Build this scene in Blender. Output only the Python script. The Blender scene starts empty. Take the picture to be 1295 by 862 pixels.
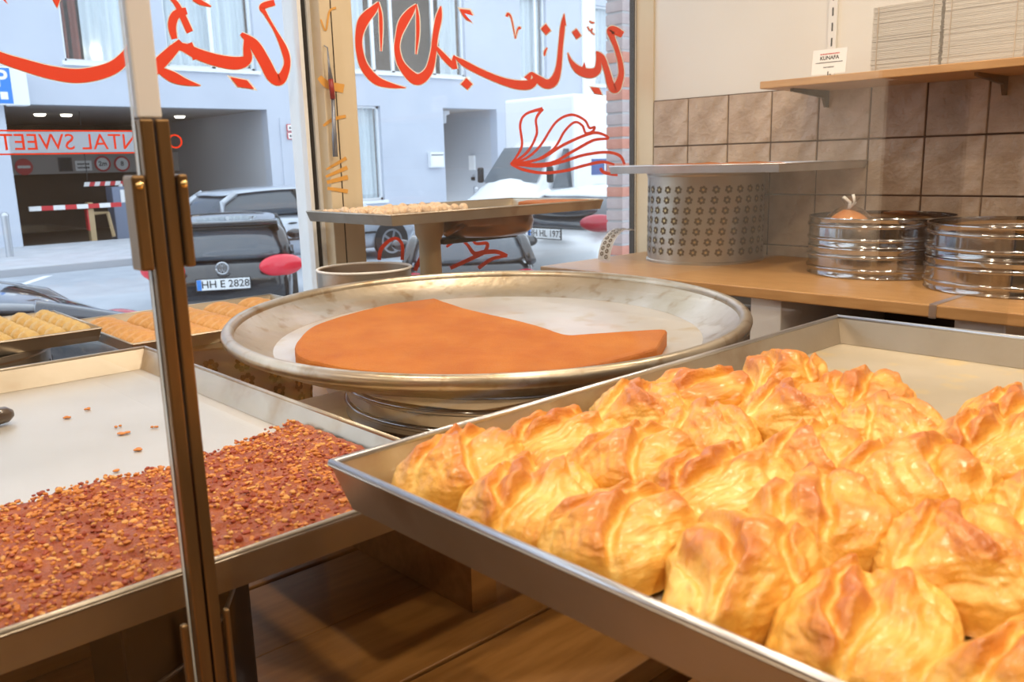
import bpy, bmesh, math, random
from mathutils import Vector, Matrix, noise

random.seed(7)
SC = bpy.context.scene
COL = SC.collection
PI = math.pi
EYE = 1.6            # all coordinates below are relative to the eye; lifted by EYE at the end

# ------------------------------------------------------------------ camera
RM = ((0.73220949, -0.15770666, 0.66256915),
      (-0.68057029, -0.13180875, 0.72072917),
      (-0.02633138, -0.97864961, -0.20384208))
FPX = 1088.13
cam_d = bpy.data.cameras.new('camera')
cam = bpy.data.objects.new('camera', cam_d)
COL.objects.link(cam)
cam_d.sensor_fit = 'HORIZONTAL'
cam_d.sensor_width = 36
cam_d.lens = FPX / 1295 * 36
cam_d.clip_start = 0.02
cam_d.clip_end = 200
cam_d.dof.use_dof = True
cam_d.dof.focus_distance = 1.25
cam_d.dof.aperture_fstop = 13
m = Matrix(((RM[0][0], -RM[0][1], -RM[0][2], 0),
            (RM[1][0], -RM[1][1], -RM[1][2], 0),
            (RM[2][0], -RM[2][1], -RM[2][2], 0),
            (0, 0, 0, 1)))
cam.matrix_world = m
SC.camera = cam

# ------------------------------------------------------------------ world and view
W = bpy.data.worlds.new('overcast_sky')
SC.world = W
W.use_nodes = True
bg = W.node_tree.nodes['Background']
bg.inputs[0].default_value = (0.77, 0.87, 1.0, 1)
bg.inputs[1].default_value = 2.45
SC.view_settings.view_transform = 'Standard'
SC.view_settings.look = 'None'
SC.view_settings.gamma = 1
SC.view_settings.use_curve_mapping = False
SC.view_settings.exposure = 0.0
LAMP_WATT = 9.6
LAMP_COL = (1.0, 0.83, 0.63)
SC.cycles.use_denoising = True
SC.cycles.max_bounces = 10
SC.cycles.transparent_max_bounces = 24
SC.cycles.sample_clamp_indirect = 6

# ------------------------------------------------------------------ helpers
def ray(px, py):
    c = (px - 647.5, py - 431.0, FPX)
    return Vector([sum(RM[i][k] * c[k] for k in range(3)) for i in range(3)])
def at_z(px, py, z):
    d = ray(px, py); return d * (z / d.z)
def at_y(px, py, y):
    d = ray(px, py); return d * (y / d.y)
def at_x(px, py, x):
    d = ray(px, py); return d * (x / d.x)

def mat(name, col, rough=0.5, metal=0.0, col2=None, nscale=8.0, contrast=(0.35, 0.65), bump=0.0, bscale=30.0,
        coat=0.0, emis=None, estr=0.0, stretch=None, col3=None, n3=3.0, spec=0.5, ior=1.45):
    M = bpy.data.materials.new(name)
    M.use_nodes = True
    nt = M.node_tree; N = nt.nodes; L = nt.links
    B = N['Principled BSDF']
    B.inputs['Base Color'].default_value = (*col, 1)
    B.inputs['Roughness'].default_value = rough
    B.inputs['Metallic'].default_value = metal
    B.inputs['Coat Weight'].default_value = coat
    B.inputs['Specular IOR Level'].default_value = spec
    if emis:
        B.inputs['Emission Color'].default_value = (*emis, 1)
        B.inputs['Emission Strength'].default_value = estr
    tc = None
    if col2 or bump:
        tc = N.new('ShaderNodeTexCoord')
        mp = N.new('ShaderNodeMapping')
        if stretch: mp.inputs['Scale'].default_value = stretch
        L.new(tc.outputs['Object'], mp.inputs['Vector'])
        src = mp.outputs['Vector']
    if col2:
        nz = N.new('ShaderNodeTexNoise'); nz.inputs['Scale'].default_value = nscale; nz.inputs['Detail'].default_value = 6
        L.new(src, nz.inputs['Vector'])
        rp = N.new('ShaderNodeValToRGB')
        rp.color_ramp.elements[0].position = contrast[0]; rp.color_ramp.elements[0].color = (*col, 1)
        rp.color_ramp.elements[1].position = contrast[1]; rp.color_ramp.elements[1].color = (*col2, 1)
        L.new(nz.outputs['Fac'], rp.inputs['Fac'])
        out = rp.outputs['Color']
        if col3:
            nz3 = N.new('ShaderNodeTexNoise'); nz3.inputs['Scale'].default_value = n3; nz3.inputs['Detail'].default_value = 5
            L.new(src, nz3.inputs['Vector'])
            rp3 = N.new('ShaderNodeValToRGB')
            rp3.color_ramp.elements[0].position = 0.55; rp3.color_ramp.elements[0].color = (0, 0, 0, 1)
            rp3.color_ramp.elements[1].position = 0.75; rp3.color_ramp.elements[1].color = (1, 1, 1, 1)
            L.new(nz3.outputs['Fac'], rp3.inputs['Fac'])
            mx = N.new('ShaderNodeMix'); mx.data_type = 'RGBA'
            L.new(rp3.outputs['Color'], mx.inputs[0]); L.new(out, mx.inputs[6]); mx.inputs[7].default_value = (*col3, 1)
            out = mx.outputs[2]
        L.new(out, B.inputs['Base Color'])
    if bump:
        nb = N.new('ShaderNodeTexNoise'); nb.inputs['Scale'].default_value = bscale; nb.inputs['Detail'].default_value = 6
        L.new(src, nb.inputs['Vector'])
        bp = N.new('ShaderNodeBump'); bp.inputs['Strength'].default_value = bump; bp.inputs['Distance'].default_value = 0.01
        L.new(nb.outputs['Fac'], bp.inputs['Height'])
        L.new(bp.outputs['Normal'], B.inputs['Normal'])
    return M

def glass_mat(name, tint=(1, 1, 1), refl=1.0):
    M = bpy.data.materials.new(name); M.use_nodes = True
    nt = M.node_tree; N = nt.nodes; L = nt.links
    N.remove(N['Principled BSDF'])
    out = N['Material Output']
    tr = N.new('ShaderNodeBsdfTransparent'); tr.inputs[0].default_value = (*tint, 1)
    gl = N.new('ShaderNodeBsdfGlossy'); gl.inputs['Roughness'].default_value = 0.01
    lw = N.new('ShaderNodeLayerWeight'); lw.inputs['Blend'].default_value = 0.5
    pw = N.new('ShaderNodeMath'); pw.operation = 'POWER'; pw.inputs[1].default_value = 5
    L.new(lw.outputs['Facing'], pw.inputs[0])
    ma = N.new('ShaderNodeMath'); ma.operation = 'MULTIPLY_ADD'; ma.inputs[1].default_value = 0.9 * refl; ma.inputs[2].default_value = 0.04 * refl
    L.new(pw.outputs[0], ma.inputs[0])
    mx = N.new('ShaderNodeMixShader')
    L.new(ma.outputs[0], mx.inputs[0]); L.new(tr.outputs[0], mx.inputs[1]); L.new(gl.outputs[0], mx.inputs[2])
    L.new(mx.outputs[0], out.inputs['Surface'])
    return M

def to_mesh(bm, name, smooth=False, recalc=True):
    if recalc: bmesh.ops.recalc_face_normals(bm, faces=bm.faces[:])
    me = bpy.data.meshes.new(name)
    bm.to_mesh(me); bm.free()
    if smooth:
        me.polygons.foreach_set('use_smooth', [True] * len(me.polygons))
    return me

def obj(name, bm, material=None, parent=None, smooth=False, loc=None, recalc=True, sharp=None):
    me = to_mesh(bm, name, smooth, recalc) if isinstance(bm, bmesh.types.BMesh) else bm
    if sharp is not None:
        me.set_sharp_from_angle(angle=math.radians(sharp))
    o = bpy.data.objects.new(name, me)
    COL.objects.link(o)
    if material is not None:
        if isinstance(material, (list, tuple)):
            for mm in material: me.materials.append(mm)
        elif len(me.materials) == 0:
            me.materials.append(material)
    if parent: o.parent = parent
    if loc is not None: o.location = loc
    return o

def tag(o, label=None, cat=None, group=None, kind=None):
    if label: o['label'] = label
    if cat: o['category'] = cat
    if group: o['group'] = group
    if kind: o['kind'] = kind
    return o

def thing(name, label, cat, loc=(0, 0, 0), rotz=0, group=None):
    o = bpy.data.objects.new(name, None); COL.objects.link(o)
    o.empty_display_size = 0.05
    o.location = loc; o.rotation_euler = (0, 0, rotz)
    return tag(o, label, cat, group)

def struct(name, label, cat):
    o = thing(name, label, cat); o['kind'] = 'structure'; return o

def BM(): return bmesh.new()

def box(bm, x0, x1, y0, y1, z0, z1, mi=0):
    vs = [bm.verts.new((x, y, z)) for x in (x0, x1) for y in (y0, y1) for z in (z0, z1)]
    for f in ((0, 1, 3, 2), (4, 6, 7, 5), (0, 4, 5, 1), (2, 3, 7, 6), (0, 2, 6, 4), (1, 5, 7, 3)):
        bm.faces.new([vs[i] for i in f]).material_index = mi
    return bm

def bevel(bm, w, seg=2):
    bmesh.ops.bevel(bm, geom=bm.edges[:] , offset=w, segments=seg, profile=0.5, affect='EDGES')
    return bm

def bx(x0, x1, y0, y1, z0, z1, b=0, seg=2):
    bm = box(BM(), x0, x1, y0, y1, z0, z1)
    if b: bevel(bm, b, seg)
    return bm

def lathe(bm, prof, n=48, c=(0, 0), closed=False, a0=0, a1=2 * PI):
    full = abs(a1 - a0 - 2 * PI) < 1e-6
    k = n if full else n + 1
    rings = []
    for i in range(k):
        a = a0 + (a1 - a0) * i / n
        rings.append([bm.verts.new((c[0] + r * math.cos(a), c[1] + r * math.sin(a), z)) for r, z in prof])
    m_ = len(prof)
    for i in range(n):
        A = rings[i]; Bq = rings[(i + 1) % k]
        for j in range(m_ if closed else m_ - 1):
            q = [A[j], Bq[j], Bq[(j + 1) % m_], A[(j + 1) % m_]]
            co = [tuple(round(t, 7) for t in v.co) for v in q]
            u = []
            for v, cc in zip(q, co):
                if cc not in [x[1] for x in u]: u.append((v, cc))
            if len(u) >= 3:
                try: bm.faces.new([x[0] for x in u])
                except ValueError: pass
    bmesh.ops.remove_doubles(bm, verts=bm.verts[:], dist=1e-6)
    return bm

def tube(bm, pts, r, n=8, caps=True, radii=None):
    pts = [Vector(p) for p in pts]
    rings = []
    for i, p in enumerate(pts):
        t = (pts[min(i + 1, len(pts) - 1)] - pts[max(i - 1, 0)]).normalized()
        up = Vector((0, 0, 1)) if abs(t.z) < 0.9 else Vector((1, 0, 0))
        s = t.cross(up).normalized(); u = s.cross(t)
        rr = radii[i] if radii else r
        rings.append([bm.verts.new(p + (s * math.cos(2 * PI * k / n) + u * math.sin(2 * PI * k / n)) * rr) for k in range(n)])
    for A, Bq in zip(rings, rings[1:]):
        for k in range(n): bm.faces.new((A[k], A[(k + 1) % n], Bq[(k + 1) % n], Bq[k]))
    if caps:
        bm.faces.new(rings[0][::-1]); bm.faces.new(rings[-1])
    return bm

def prism(bm, poly, z0, z1):
    a = [bm.verts.new((x, y, z0)) for x, y in poly]; b = [bm.verts.new((x, y, z1)) for x, y in poly]
    n = len(poly)
    bm.faces.new(a[::-1]); bm.faces.new(b)
    for i in range(n): bm.faces.new((a[i], a[(i + 1) % n], b[(i + 1) % n], b[i]))
    return bm

def ellipsoid(bm, c, r, u=16, v=10, rot=None):
    M_ = Matrix.Translation(c) @ (rot or Matrix.Identity(4)) @ Matrix.Diagonal((*r, 1))
    bmesh.ops.create_uvsphere(bm, u_segments=u, v_segments=v, radius=1, matrix=M_)
    return bm

def catmull(pts, sub=8):
    P = [pts[0]] + list(pts) + [pts[-1]]
    out = []
    for i in range(1, len(P) - 2):
        p0, p1, p2, p3 = P[i - 1], P[i], P[i + 1], P[i + 2]
        for s in range(sub):
            t = s / sub
            out.append(tuple(0.5 * ((2 * b) + (-a + c) * t + (2 * a - 5 * b + 4 * c - d) * t * t + (-a + 3 * b - 3 * c + d) * t ** 3)
                             for a, b, c, d in zip(p0, p1, p2, p3)))
    out.append(tuple(pts[-1]))
    return out

def text_bm(body, size, bm=None, mtx=None, align='CENTER', bold=0.0, depth=0.0):
    cu = bpy.data.curves.new('lettering', 'FONT')
    cu.body = body; cu.size = size; cu.align_x = align; cu.align_y = 'CENTER'; cu.offset = bold; cu.extrude = depth
    cu.resolution_u = 3
    o = bpy.data.objects.new('tmp', cu); COL.objects.link(o)
    dg = bpy.context.evaluated_depsgraph_get(); dg.update()
    me = bpy.data.meshes.new_from_object(o.evaluated_get(dg))
    bpy.data.objects.remove(o); bpy.data.curves.remove(cu)
    if mtx: me.transform(mtx)
    if bm is None: bm = BM()
    bm.from_mesh(me); bpy.data.meshes.remove(me)
    return bm

# text facing -X (read by someone looking along +X): right = -Y, up = +Z
def face_mx(pos): return Matrix.Translation(pos) @ Matrix(((0, 0, -1, 0), (-1, 0, 0, 0), (0, 1, 0, 0), (0, 0, 0, 1)))
# text facing -Y: right = +X, up = +Z
def face_my(pos): return Matrix.Translation(pos) @ Matrix(((1, 0, 0, 0), (0, 0, -1, 0), (0, 1, 0, 0), (0, 0, 0, 1)))

ORD = ['first', 'second', 'third', 'fourth', 'fifth', 'sixth', 'seventh', 'eighth', 'ninth', 'tenth', 'eleventh', 'twelfth']

# ------------------------------------------------------------------ materials
MT = {}
MT['plaster'] = mat('cream_plaster', (0.76, 0.735, 0.68), 0.85, col2=(0.80, 0.775, 0.72), nscale=3, bump=0.05, bscale=60)
MT['white'] = mat('white_paint', (0.85, 0.84, 0.81), 0.6, col2=(0.80, 0.78, 0.74), nscale=5)
MT['ceil'] = mat('ceiling_white', (0.8, 0.76, 0.7), 0.9)
MT['shopfloor'] = mat('shop_floor', (0.30, 0.22, 0.16), 0.5, col2=(0.36, 0.27, 0.2), nscale=4)
MT['backwall'] = mat('room_wall', (0.36, 0.28, 0.2), 0.8)
MT['tile'] = mat('brown_stone_tile', (0.33, 0.22, 0.135), 0.36, col2=(0.56, 0.43, 0.32), nscale=16, contrast=(0.25, 0.75), bump=0.9, bscale=32)
MT['grout'] = mat('dark_grout', (0.10, 0.055, 0.035), 0.9)
MT['wood'] = mat('counter_wood', (0.45, 0.235, 0.085), 0.36, col2=(0.55, 0.31, 0.125), nscale=14, stretch=(6, 0.7, 6), bump=0.03, bscale=30)
MT['woodx'] = mat('case_wood', (0.27, 0.115, 0.022), 0.4, col2=(0.36, 0.165, 0.04), nscale=12, stretch=(0.8, 6, 6))
MT['woodpale'] = mat('pale_board', (0.74, 0.54, 0.32), 0.45, col2=(0.80, 0.60, 0.38), nscale=10, stretch=(0.8, 6, 6))
MT['alu'] = mat('worn_aluminium', (0.42, 0.365, 0.29), 0.36, 0.85, col2=(0.52, 0.465, 0.39), nscale=7, bump=0.03, bscale=80, col3=(0.33, 0.24, 0.16), n3=11)
MT['alubright'] = mat('bright_aluminium', (0.66, 0.67, 0.70), 0.3, 0.9, col2=(0.56, 0.57, 0.6), nscale=12)
MT['traybed'] = mat('baked_tray_floor', (0.52, 0.495, 0.455), 0.42, 0.45, col2=(0.60, 0.575, 0.54), nscale=5, bump=0.02, bscale=60)
MT['traybed2'] = mat('greasy_tray_floor', (0.50, 0.44, 0.33), 0.35, 0.5, col2=(0.60, 0.54, 0.43), nscale=9, contrast=(0.3, 0.7), col3=(0.66, 0.52, 0.26), n3=25)
MT['panrim'] = mat('pan_tinned_rim', (0.42, 0.345, 0.24), 0.34, 0.9, col2=(0.57, 0.51, 0.43), nscale=9, bump=0.06, bscale=70, col3=(0.33, 0.23, 0.13), n3=34)
MT['panout'] = mat('pan_stained_outside', (0.20, 0.125, 0.075), 0.34, 0.9, col2=(0.36, 0.28, 0.21), nscale=11, stretch=(1, 1, 4), bump=0.04, bscale=50)
MT['panbed'] = mat('pan_floor', (0.60, 0.57, 0.53), 0.33, 0.6, col2=(0.70, 0.68, 0.65), nscale=8, col3=(0.55, 0.44, 0.28), n3=14)
MT['steel'] = mat('polished_steel', (0.46, 0.455, 0.45), 0.11, 1.0, bump=0.02, bscale=25)
MT['steeldull'] = mat('dull_drum_steel', (0.50, 0.45, 0.38), 0.38, 0.9, col2=(0.42, 0.36, 0.29), nscale=6)
MT['hole'] = mat('drum_hole_dark', (0.12, 0.075, 0.03), 0.45, 0.5)
MT['holegold'] = mat('drum_hole_edge', (0.62, 0.45, 0.20), 0.3, 0.9)
MT['bronze'] = mat('bronze_profile', (0.27, 0.165, 0.07), 0.36, 0.8, col2=(0.22, 0.135, 0.06), nscale=10, stretch=(8, 8, 1))
MT['bronzed'] = mat('dark_bronze', (0.06, 0.04, 0.025), 0.4, 0.7)
MT['brass'] = mat('brass_screw', (0.9, 0.68, 0.30), 0.2, 1.0)
MT['glass'] = glass_mat('clear_glass', (0.985, 0.995, 0.995), 1.0)
MT['glassin'] = glass_mat('counter_glass', (0.985, 0.99, 0.985), 1.1)
MT['glassedge'] = mat('glass_edge', (0.72, 0.80, 0.80), 0.25, spec=0.7)
MT['red'] = mat('red_vinyl', (0.82, 0.05, 0.012), 0.45)
MT['redl'] = mat('vinyl_white_outline', (0.9, 0.88, 0.86), 0.5)
MT['orangerefl'] = mat('orange_reflection', (0.72, 0.36, 0.07), 0.5)
MT['beigepost'] = mat('beige_post', (0.66, 0.55, 0.38), 0.55, col2=(0.70, 0.59, 0.42), nscale=4, stretch=(6, 6, 0.6))
MT['black'] = mat('black_rubber', (0.015, 0.015, 0.017), 0.5)
MT['darkgrey'] = mat('dark_grey_plastic', (0.05, 0.05, 0.055), 0.45)
MT['kunafa'] = mat('kunafa_orange', (0.40, 0.108, 0.011), 0.72, col2=(0.47, 0.145, 0.018), nscale=14, bump=0.35, bscale=300, col3=(0.50, 0.175, 0.028), n3=6, spec=0.3)
MT['crumbbed'] = mat('crumb_base', (0.30, 0.055, 0.014), 0.5, col2=(0.40, 0.10, 0.02), nscale=60, bump=0.6, bscale=180)
MT['crumb1'] = mat('crumb_orange', (0.62, 0.22, 0.035), 0.5)
MT['crumb2'] = mat('crumb_red', (0.34, 0.055, 0.018), 0.45)
MT['crumb3'] = mat('crumb_gold', (0.72, 0.36, 0.09), 0.5)
MT['paper'] = mat('grey_paper', (0.66, 0.62, 0.56), 0.9, col2=(0.58, 0.54, 0.48), nscale=40, stretch=(0.02, 0.02, 12))
MT['card'] = mat('white_card', (0.88, 0.87, 0.85), 0.6)
MT['ink'] = mat('black_ink', (0.02, 0.02, 0.02), 0.6)
MT['redink'] = mat('red_ink', (0.6, 0.05, 0.04), 0.6)
MT['facade'] = mat('pale_blue_facade', (0.50, 0.545, 0.63), 0.9, col2=(0.54, 0.585, 0.67), nscale=0.6)
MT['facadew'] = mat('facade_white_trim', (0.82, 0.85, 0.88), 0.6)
MT['street'] = mat('asphalt', (0.34, 0.37, 0.42), 0.85, col2=(0.42, 0.45, 0.50), nscale=1.5, bump=0.1, bscale=40)
MT['pave'] = mat('pavement', (0.44, 0.46, 0.50), 0.85, col2=(0.52, 0.54, 0.58), nscale=2.5, bump=0.1, bscale=15)
MT['kerb'] = mat('kerb_stone', (0.40, 0.41, 0.44), 0.85)
MT['linepaint'] = mat('road_line', (0.85, 0.86, 0.88), 0.7)
MT['curtain'] = mat('pale_curtain', (0.55, 0.61, 0.66), 0.9, col2=(0.72, 0.78, 0.82), nscale=1.6, stretch=(5, 1, 0.1))
MT['curtainred'] = mat('brown_curtain', (0.22, 0.07, 0.05), 0.9)
MT['garage'] = mat('garage_wall', (0.52, 0.54, 0.58), 0.9)
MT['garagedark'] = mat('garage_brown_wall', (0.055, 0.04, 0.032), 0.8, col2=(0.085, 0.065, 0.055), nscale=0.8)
MT['garagefloor'] = mat('garage_floor', (0.12, 0.09, 0.07), 0.5)
MT['header'] = mat('garage_header', (0.42, 0.39, 0.37), 0.8)
MT['signred'] = mat('sign_red', (0.62, 0.03, 0.04), 0.5)
MT['signwhite'] = mat('sign_white', (0.88, 0.88, 0.88), 0.5)
MT['signblue'] = mat('sign_blue', (0.03, 0.22, 0.68), 0.5)
MT['machine'] = mat('grey_blue_metal', (0.20, 0.24, 0.34), 0.5)
MT['tan'] = mat('tan_post', (0.50, 0.36, 0.2), 0.6)
MT['lampglow'] = mat('lamp_glow', (1, 0.9, 0.75), 0.5, emis=(1.0, 0.80, 0.52), estr=9)
MT['dlight'] = mat('downlight_glow', (1, 0.95, 0.9), 0.5, emis=(1.0, 0.92, 0.80), estr=6)
MT['brickr'] = mat('red_brick', (0.42, 0.16, 0.12), 0.85, col2=(0.52, 0.24, 0.19), nscale=14, bump=0.2, bscale=60)
MT['brickg'] = mat('grey_brick', (0.34, 0.28, 0.29), 0.85, col2=(0.42, 0.36, 0.37), nscale=14, bump=0.2, bscale=60)
MT['mortar'] = mat('grey_mortar', (0.40, 0.41, 0.44), 0.9)
MT['carblack'] = mat('black_car_paint', (0.012, 0.013, 0.018), 0.18, coat=1.0)
MT['carsilver'] = mat('silver_car_paint', (0.46, 0.50, 0.56), 0.28, 0.55, coat=0.8)
MT['carwhite'] = mat('white_car_paint', (0.80, 0.82, 0.84), 0.25, coat=0.8)
MT['cardark'] = mat('dark_blue_car_paint', (0.025, 0.03, 0.05), 0.15, coat=1.0)
MT['carglass'] = mat('car_window_glass', (0.05, 0.065, 0.085), 0.06, spec=0.9)
MT['tail'] = mat('tail_lamp_red', (0.36, 0.006, 0.03), 0.2, coat=0.4)
MT['taillit'] = mat('tail_lamp_lit', (0.5, 0.01, 0.03), 0.2, emis=(1.0, 0.04, 0.08), estr=0.28, coat=0.4)
MT['lens'] = mat('pale_lamp_lens', (0.80, 0.36, 0.42), 0.2, coat=0.5)
MT['vanglass'] = mat('van_window_glass', (0.20, 0.24, 0.28), 0.08, spec=0.9)  # reflections on the van glass put into a lighter base colour
MT['head'] = mat('head_lamp', (0.66, 0.70, 0.74), 0.1, 0.4, coat=1.0)
MT['rimm'] = mat('alloy_rim', (0.55, 0.57, 0.6), 0.3, 0.9)
MT['platewhite'] = mat('plate_white', (0.82, 0.83, 0.84), 0.5)
MT['brownpan'] = mat('brown_copper_pan', (0.30, 0.13, 0.045), 0.3, 0.55, col2=(0.22, 0.085, 0.03), nscale=6, coat=0.3)
MT['baklava'] = mat('pale_baklava', (0.66, 0.46, 0.17), 0.5, col2=(0.58, 0.36, 0.11), nscale=60, bump=0.4, bscale=180)
MT['finger'] = mat('golden_finger_pastry', (0.66, 0.37, 0.13), 0.45, col2=(0.54, 0.24, 0.06), nscale=40, bump=0.3, bscale=160)
MT['bagfill'] = mat('orange_bag_filling', (0.75, 0.26, 0.07), 0.4, col2=(0.85, 0.42, 0.15), nscale=30, coat=0.8)
MT['bag'] = glass_mat('plastic_bag', (0.97, 0.96, 0.95), 3.0)
MT['handle'] = mat('dark_brown_handle', (0.06, 0.035, 0.022), 0.3, coat=0.5)
MT['semolina'] = mat('pale_crumbs', (0.78, 0.55, 0.36), 0.8, col2=(0.85, 0.66, 0.48), nscale=60, bump=0.8, bscale=120)
MT['van_side'] = mat('blue_van_sign', (0.03, 0.09, 0.28), 0.4)
MT['kraft'] = mat('cardboard', (0.45, 0.35, 0.25), 0.85)
MT['toolred'] = mat('dark_red_tool', (0.30, 0.02, 0.02), 0.4)
MT['toolgrey'] = mat('grey_tool_steel', (0.25, 0.27, 0.32), 0.35, 0.7)

def pastry_mat():
    M = bpy.data.materials.new('golden_puff_pastry'); M.use_nodes = True
    nt = M.node_tree; N = nt.nodes; L = nt.links; B = N['Principled BSDF']
    at = N.new('ShaderNodeAttribute'); at.attribute_name = 'bake'
    tc = N.new('ShaderNodeTexCoord')
    oi = N.new('ShaderNodeObjectInfo')
    add = N.new('ShaderNodeVectorMath'); add.operation = 'ADD'
    L.new(tc.outputs['Object'], add.inputs[0]); L.new(oi.outputs['Location'], add.inputs[1])
    nz = N.new('ShaderNodeTexNoise'); nz.inputs['Scale'].default_value = 38; nz.inputs['Detail'].default_value = 7; nz.inputs['Roughness'].default_value = 0.6
    L.new(add.outputs[0], nz.inputs['Vector'])
    mm = N.new('ShaderNodeMath'); mm.operation = 'MULTIPLY_ADD'; mm.inputs[1].default_value = 1.1; mm.inputs[2].default_value = -0.50
    L.new(nz.outputs['Fac'], mm.inputs[0])
    ad = N.new('ShaderNodeMath'); ad.operation = 'ADD'
    L.new(at.outputs['Fac'], ad.inputs[0]); L.new(mm.outputs[0], ad.inputs[1])
    rp = N.new('ShaderNodeValToRGB'); cr = rp.color_ramp
    cr.elements[0].position = 0.0; cr.elements[0].color = (0.82, 0.54, 0.15, 1)
    cr.elements[1].position = 1.0; cr.elements[1].color = (0.52, 0.155, 0.018, 1)
    e = cr.elements.new(0.38); e.color = (0.75, 0.385, 0.06, 1)
    e = cr.elements.new(0.68); e.color = (0.62, 0.235, 0.026, 1)
    L.new(ad.outputs[0], rp.inputs['Fac'])
    L.new(rp.outputs['Color'], B.inputs['Base Color'])
    B.inputs['Roughness'].default_value = 0.36
    B.inputs['Subsurface Weight'].default_value = 0.12
    B.inputs['Subsurface Radius'].default_value = (0.008, 0.004, 0.0015)
    B.inputs['Coat Weight'].default_value = 0.25
    B.inputs['Coat Roughness'].default_value = 0.2
    nb = N.new('ShaderNodeTexNoise'); nb.inputs['Scale'].default_value = 120; nb.inputs['Detail'].default_value = 6
    mp = N.new('ShaderNodeMapping'); mp.inputs['Scale'].default_value = (0.35, 1.6, 1.6)
    L.new(add.outputs[0], mp.inputs['Vector']); L.new(mp.outputs[0], nb.inputs['Vector'])
    bp = N.new('ShaderNodeBump'); bp.inputs['Strength'].default_value = 0.5; bp.inputs['Distance'].default_value = 0.004
    L.new(nb.outputs['Fac'], bp.inputs['Height']); L.new(bp.outputs['Normal'], B.inputs['Normal'])
    return M
MT['pastry'] = pastry_mat()

# ================================================================== THE ROOM
XW, YG = 2.37, 1.93            # right wall, shop window glass
ZF, ZC = -1.6, 1.25
o = obj('floor', bx(-3, XW, -3, 1.9, ZF - 0.1, ZF), MT['shopfloor']); tag(o, 'brown shop floor behind the counters', 'floor', kind='structure')
o = obj('ceiling', bx(-3, XW, -3, 2.05, ZC, ZC + 0.1), MT['ceil']); tag(o, 'off white shop ceiling above the counters', 'ceiling', kind='structure')
o = obj('wall_back', bx(-3, XW, -3.1, -3, ZF, ZC), MT['backwall']); tag(o, 'plain wall at the back of the shop', 'wall', kind='structure')
o = obj('wall_left', bx(-3.1, -3, -3, 2.05, ZF, ZC), MT['backwall']); tag(o, 'plain wall on the left side of the shop', 'wall', kind='structure')
wr = struct('wall_right', 'cream plaster wall with brown stone tiles below the shelf', 'wall')
obj('plaster', bx(XW, XW + 0.12, -3, 1.94, ZF, ZC), MT['plaster'], wr)
TP = 0.1495; tz = [0.184, 0.0355, -0.1165, -0.268, -0.42]; ty0 = 1.7025
obj('grout', bx(XW - 0.0065, XW - 0.0005, 0.0, 1.842, tz[-1], tz[0] + 0.001), MT['grout'], wr)
tmesh = {}
for r in range(4):
    for k in range(-1, 11):
        ya = ty0 - TP * k; yb = min(ya + TP, 1.842) if k == 0 else ya + TP
        if k == -1: continue
        w = round(yb - ya, 4); h = round(tz[r] - tz[r + 1], 4)
        key = (w, h, random.randint(0, 2))
        if key not in tmesh:
            bm = bx(-0.0055, 0, 0.0022, w - 0.0022, -h + 0.0022, -0.0022, 0.0018, 2)
            tmesh[key] = to_mesh(bm, 'tile'); tmesh[key].materials.append(MT['tile'])
        obj('tile', tmesh[key], None, wr, loc=(XW - 0.0065 + random.uniform(0, 0.0012), ya, tz[r]))
# window wall: parapet below, lintel above, cheek on the left
for nm, a in (('wall_front', (-3, XW, 1.9, 2.1, ZF, -1.0)), ('trim_1', (-3, XW, 1.9, 2.1, 0.98, ZC)), ('trim_2', (-3, -1.7, 1.9, 2.1, -1.0, 0.98))):
    o = obj(nm, bx(*a), MT['plaster'])
    tag(o, {'wall_front': 'low wall under the shop window', 'trim_1': 'plaster band above the shop window', 'trim_2': 'plaster pier at the far left end of the shop window'}[nm], 'wall', kind='structure')

# ------------------------------------------------------------------ shop window
def stroke_poly(bm, pts, y, off=(0, 0), sc=1.0, sub=8, wmul=1.0, inner=0.0):
    """pts: (u,v,width) in picture units, laid on the plane at depth y as a flat vinyl band"""
    P = catmull(pts, sub)
    L_, R_ = [], []
    for i, p in enumerate(P):
        a = P[max(i - 1, 0)]; b = P[min(i + 1, len(P) - 1)]
        dx, dy = b[0] - a[0], b[1] - a[1]
        l = math.hypot(dx, dy) or 1e-6
        nx, ny = -dy / l, dx / l
        w = max(p[2] * wmul, 0.6) / 2 + inner
        L_.append(at_y(off[0] + (p[0] + nx * w) / sc, off[1] + (p[1] + ny * w) / sc, y))
        R_.append(at_y(off[0] + (p[0] - nx * w) / sc, off[1] + (p[1] - ny * w) / sc, y))
    lv = [bm.verts.new(v) for v in L_]; rv = [bm.verts.new(v) for v in R_]
    for i in range(len(lv) - 1):
        bm.faces.new((lv[i], rv[i], rv[i + 1], lv[i + 1]))
    return bm
def poly_flat(bm, pts, y, off, sc):
    bm.faces.new([bm.verts.new(at_y(off[0] + p[0] / sc, off[1] + p[1] / sc, y)) for p in pts]); return bm

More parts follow.
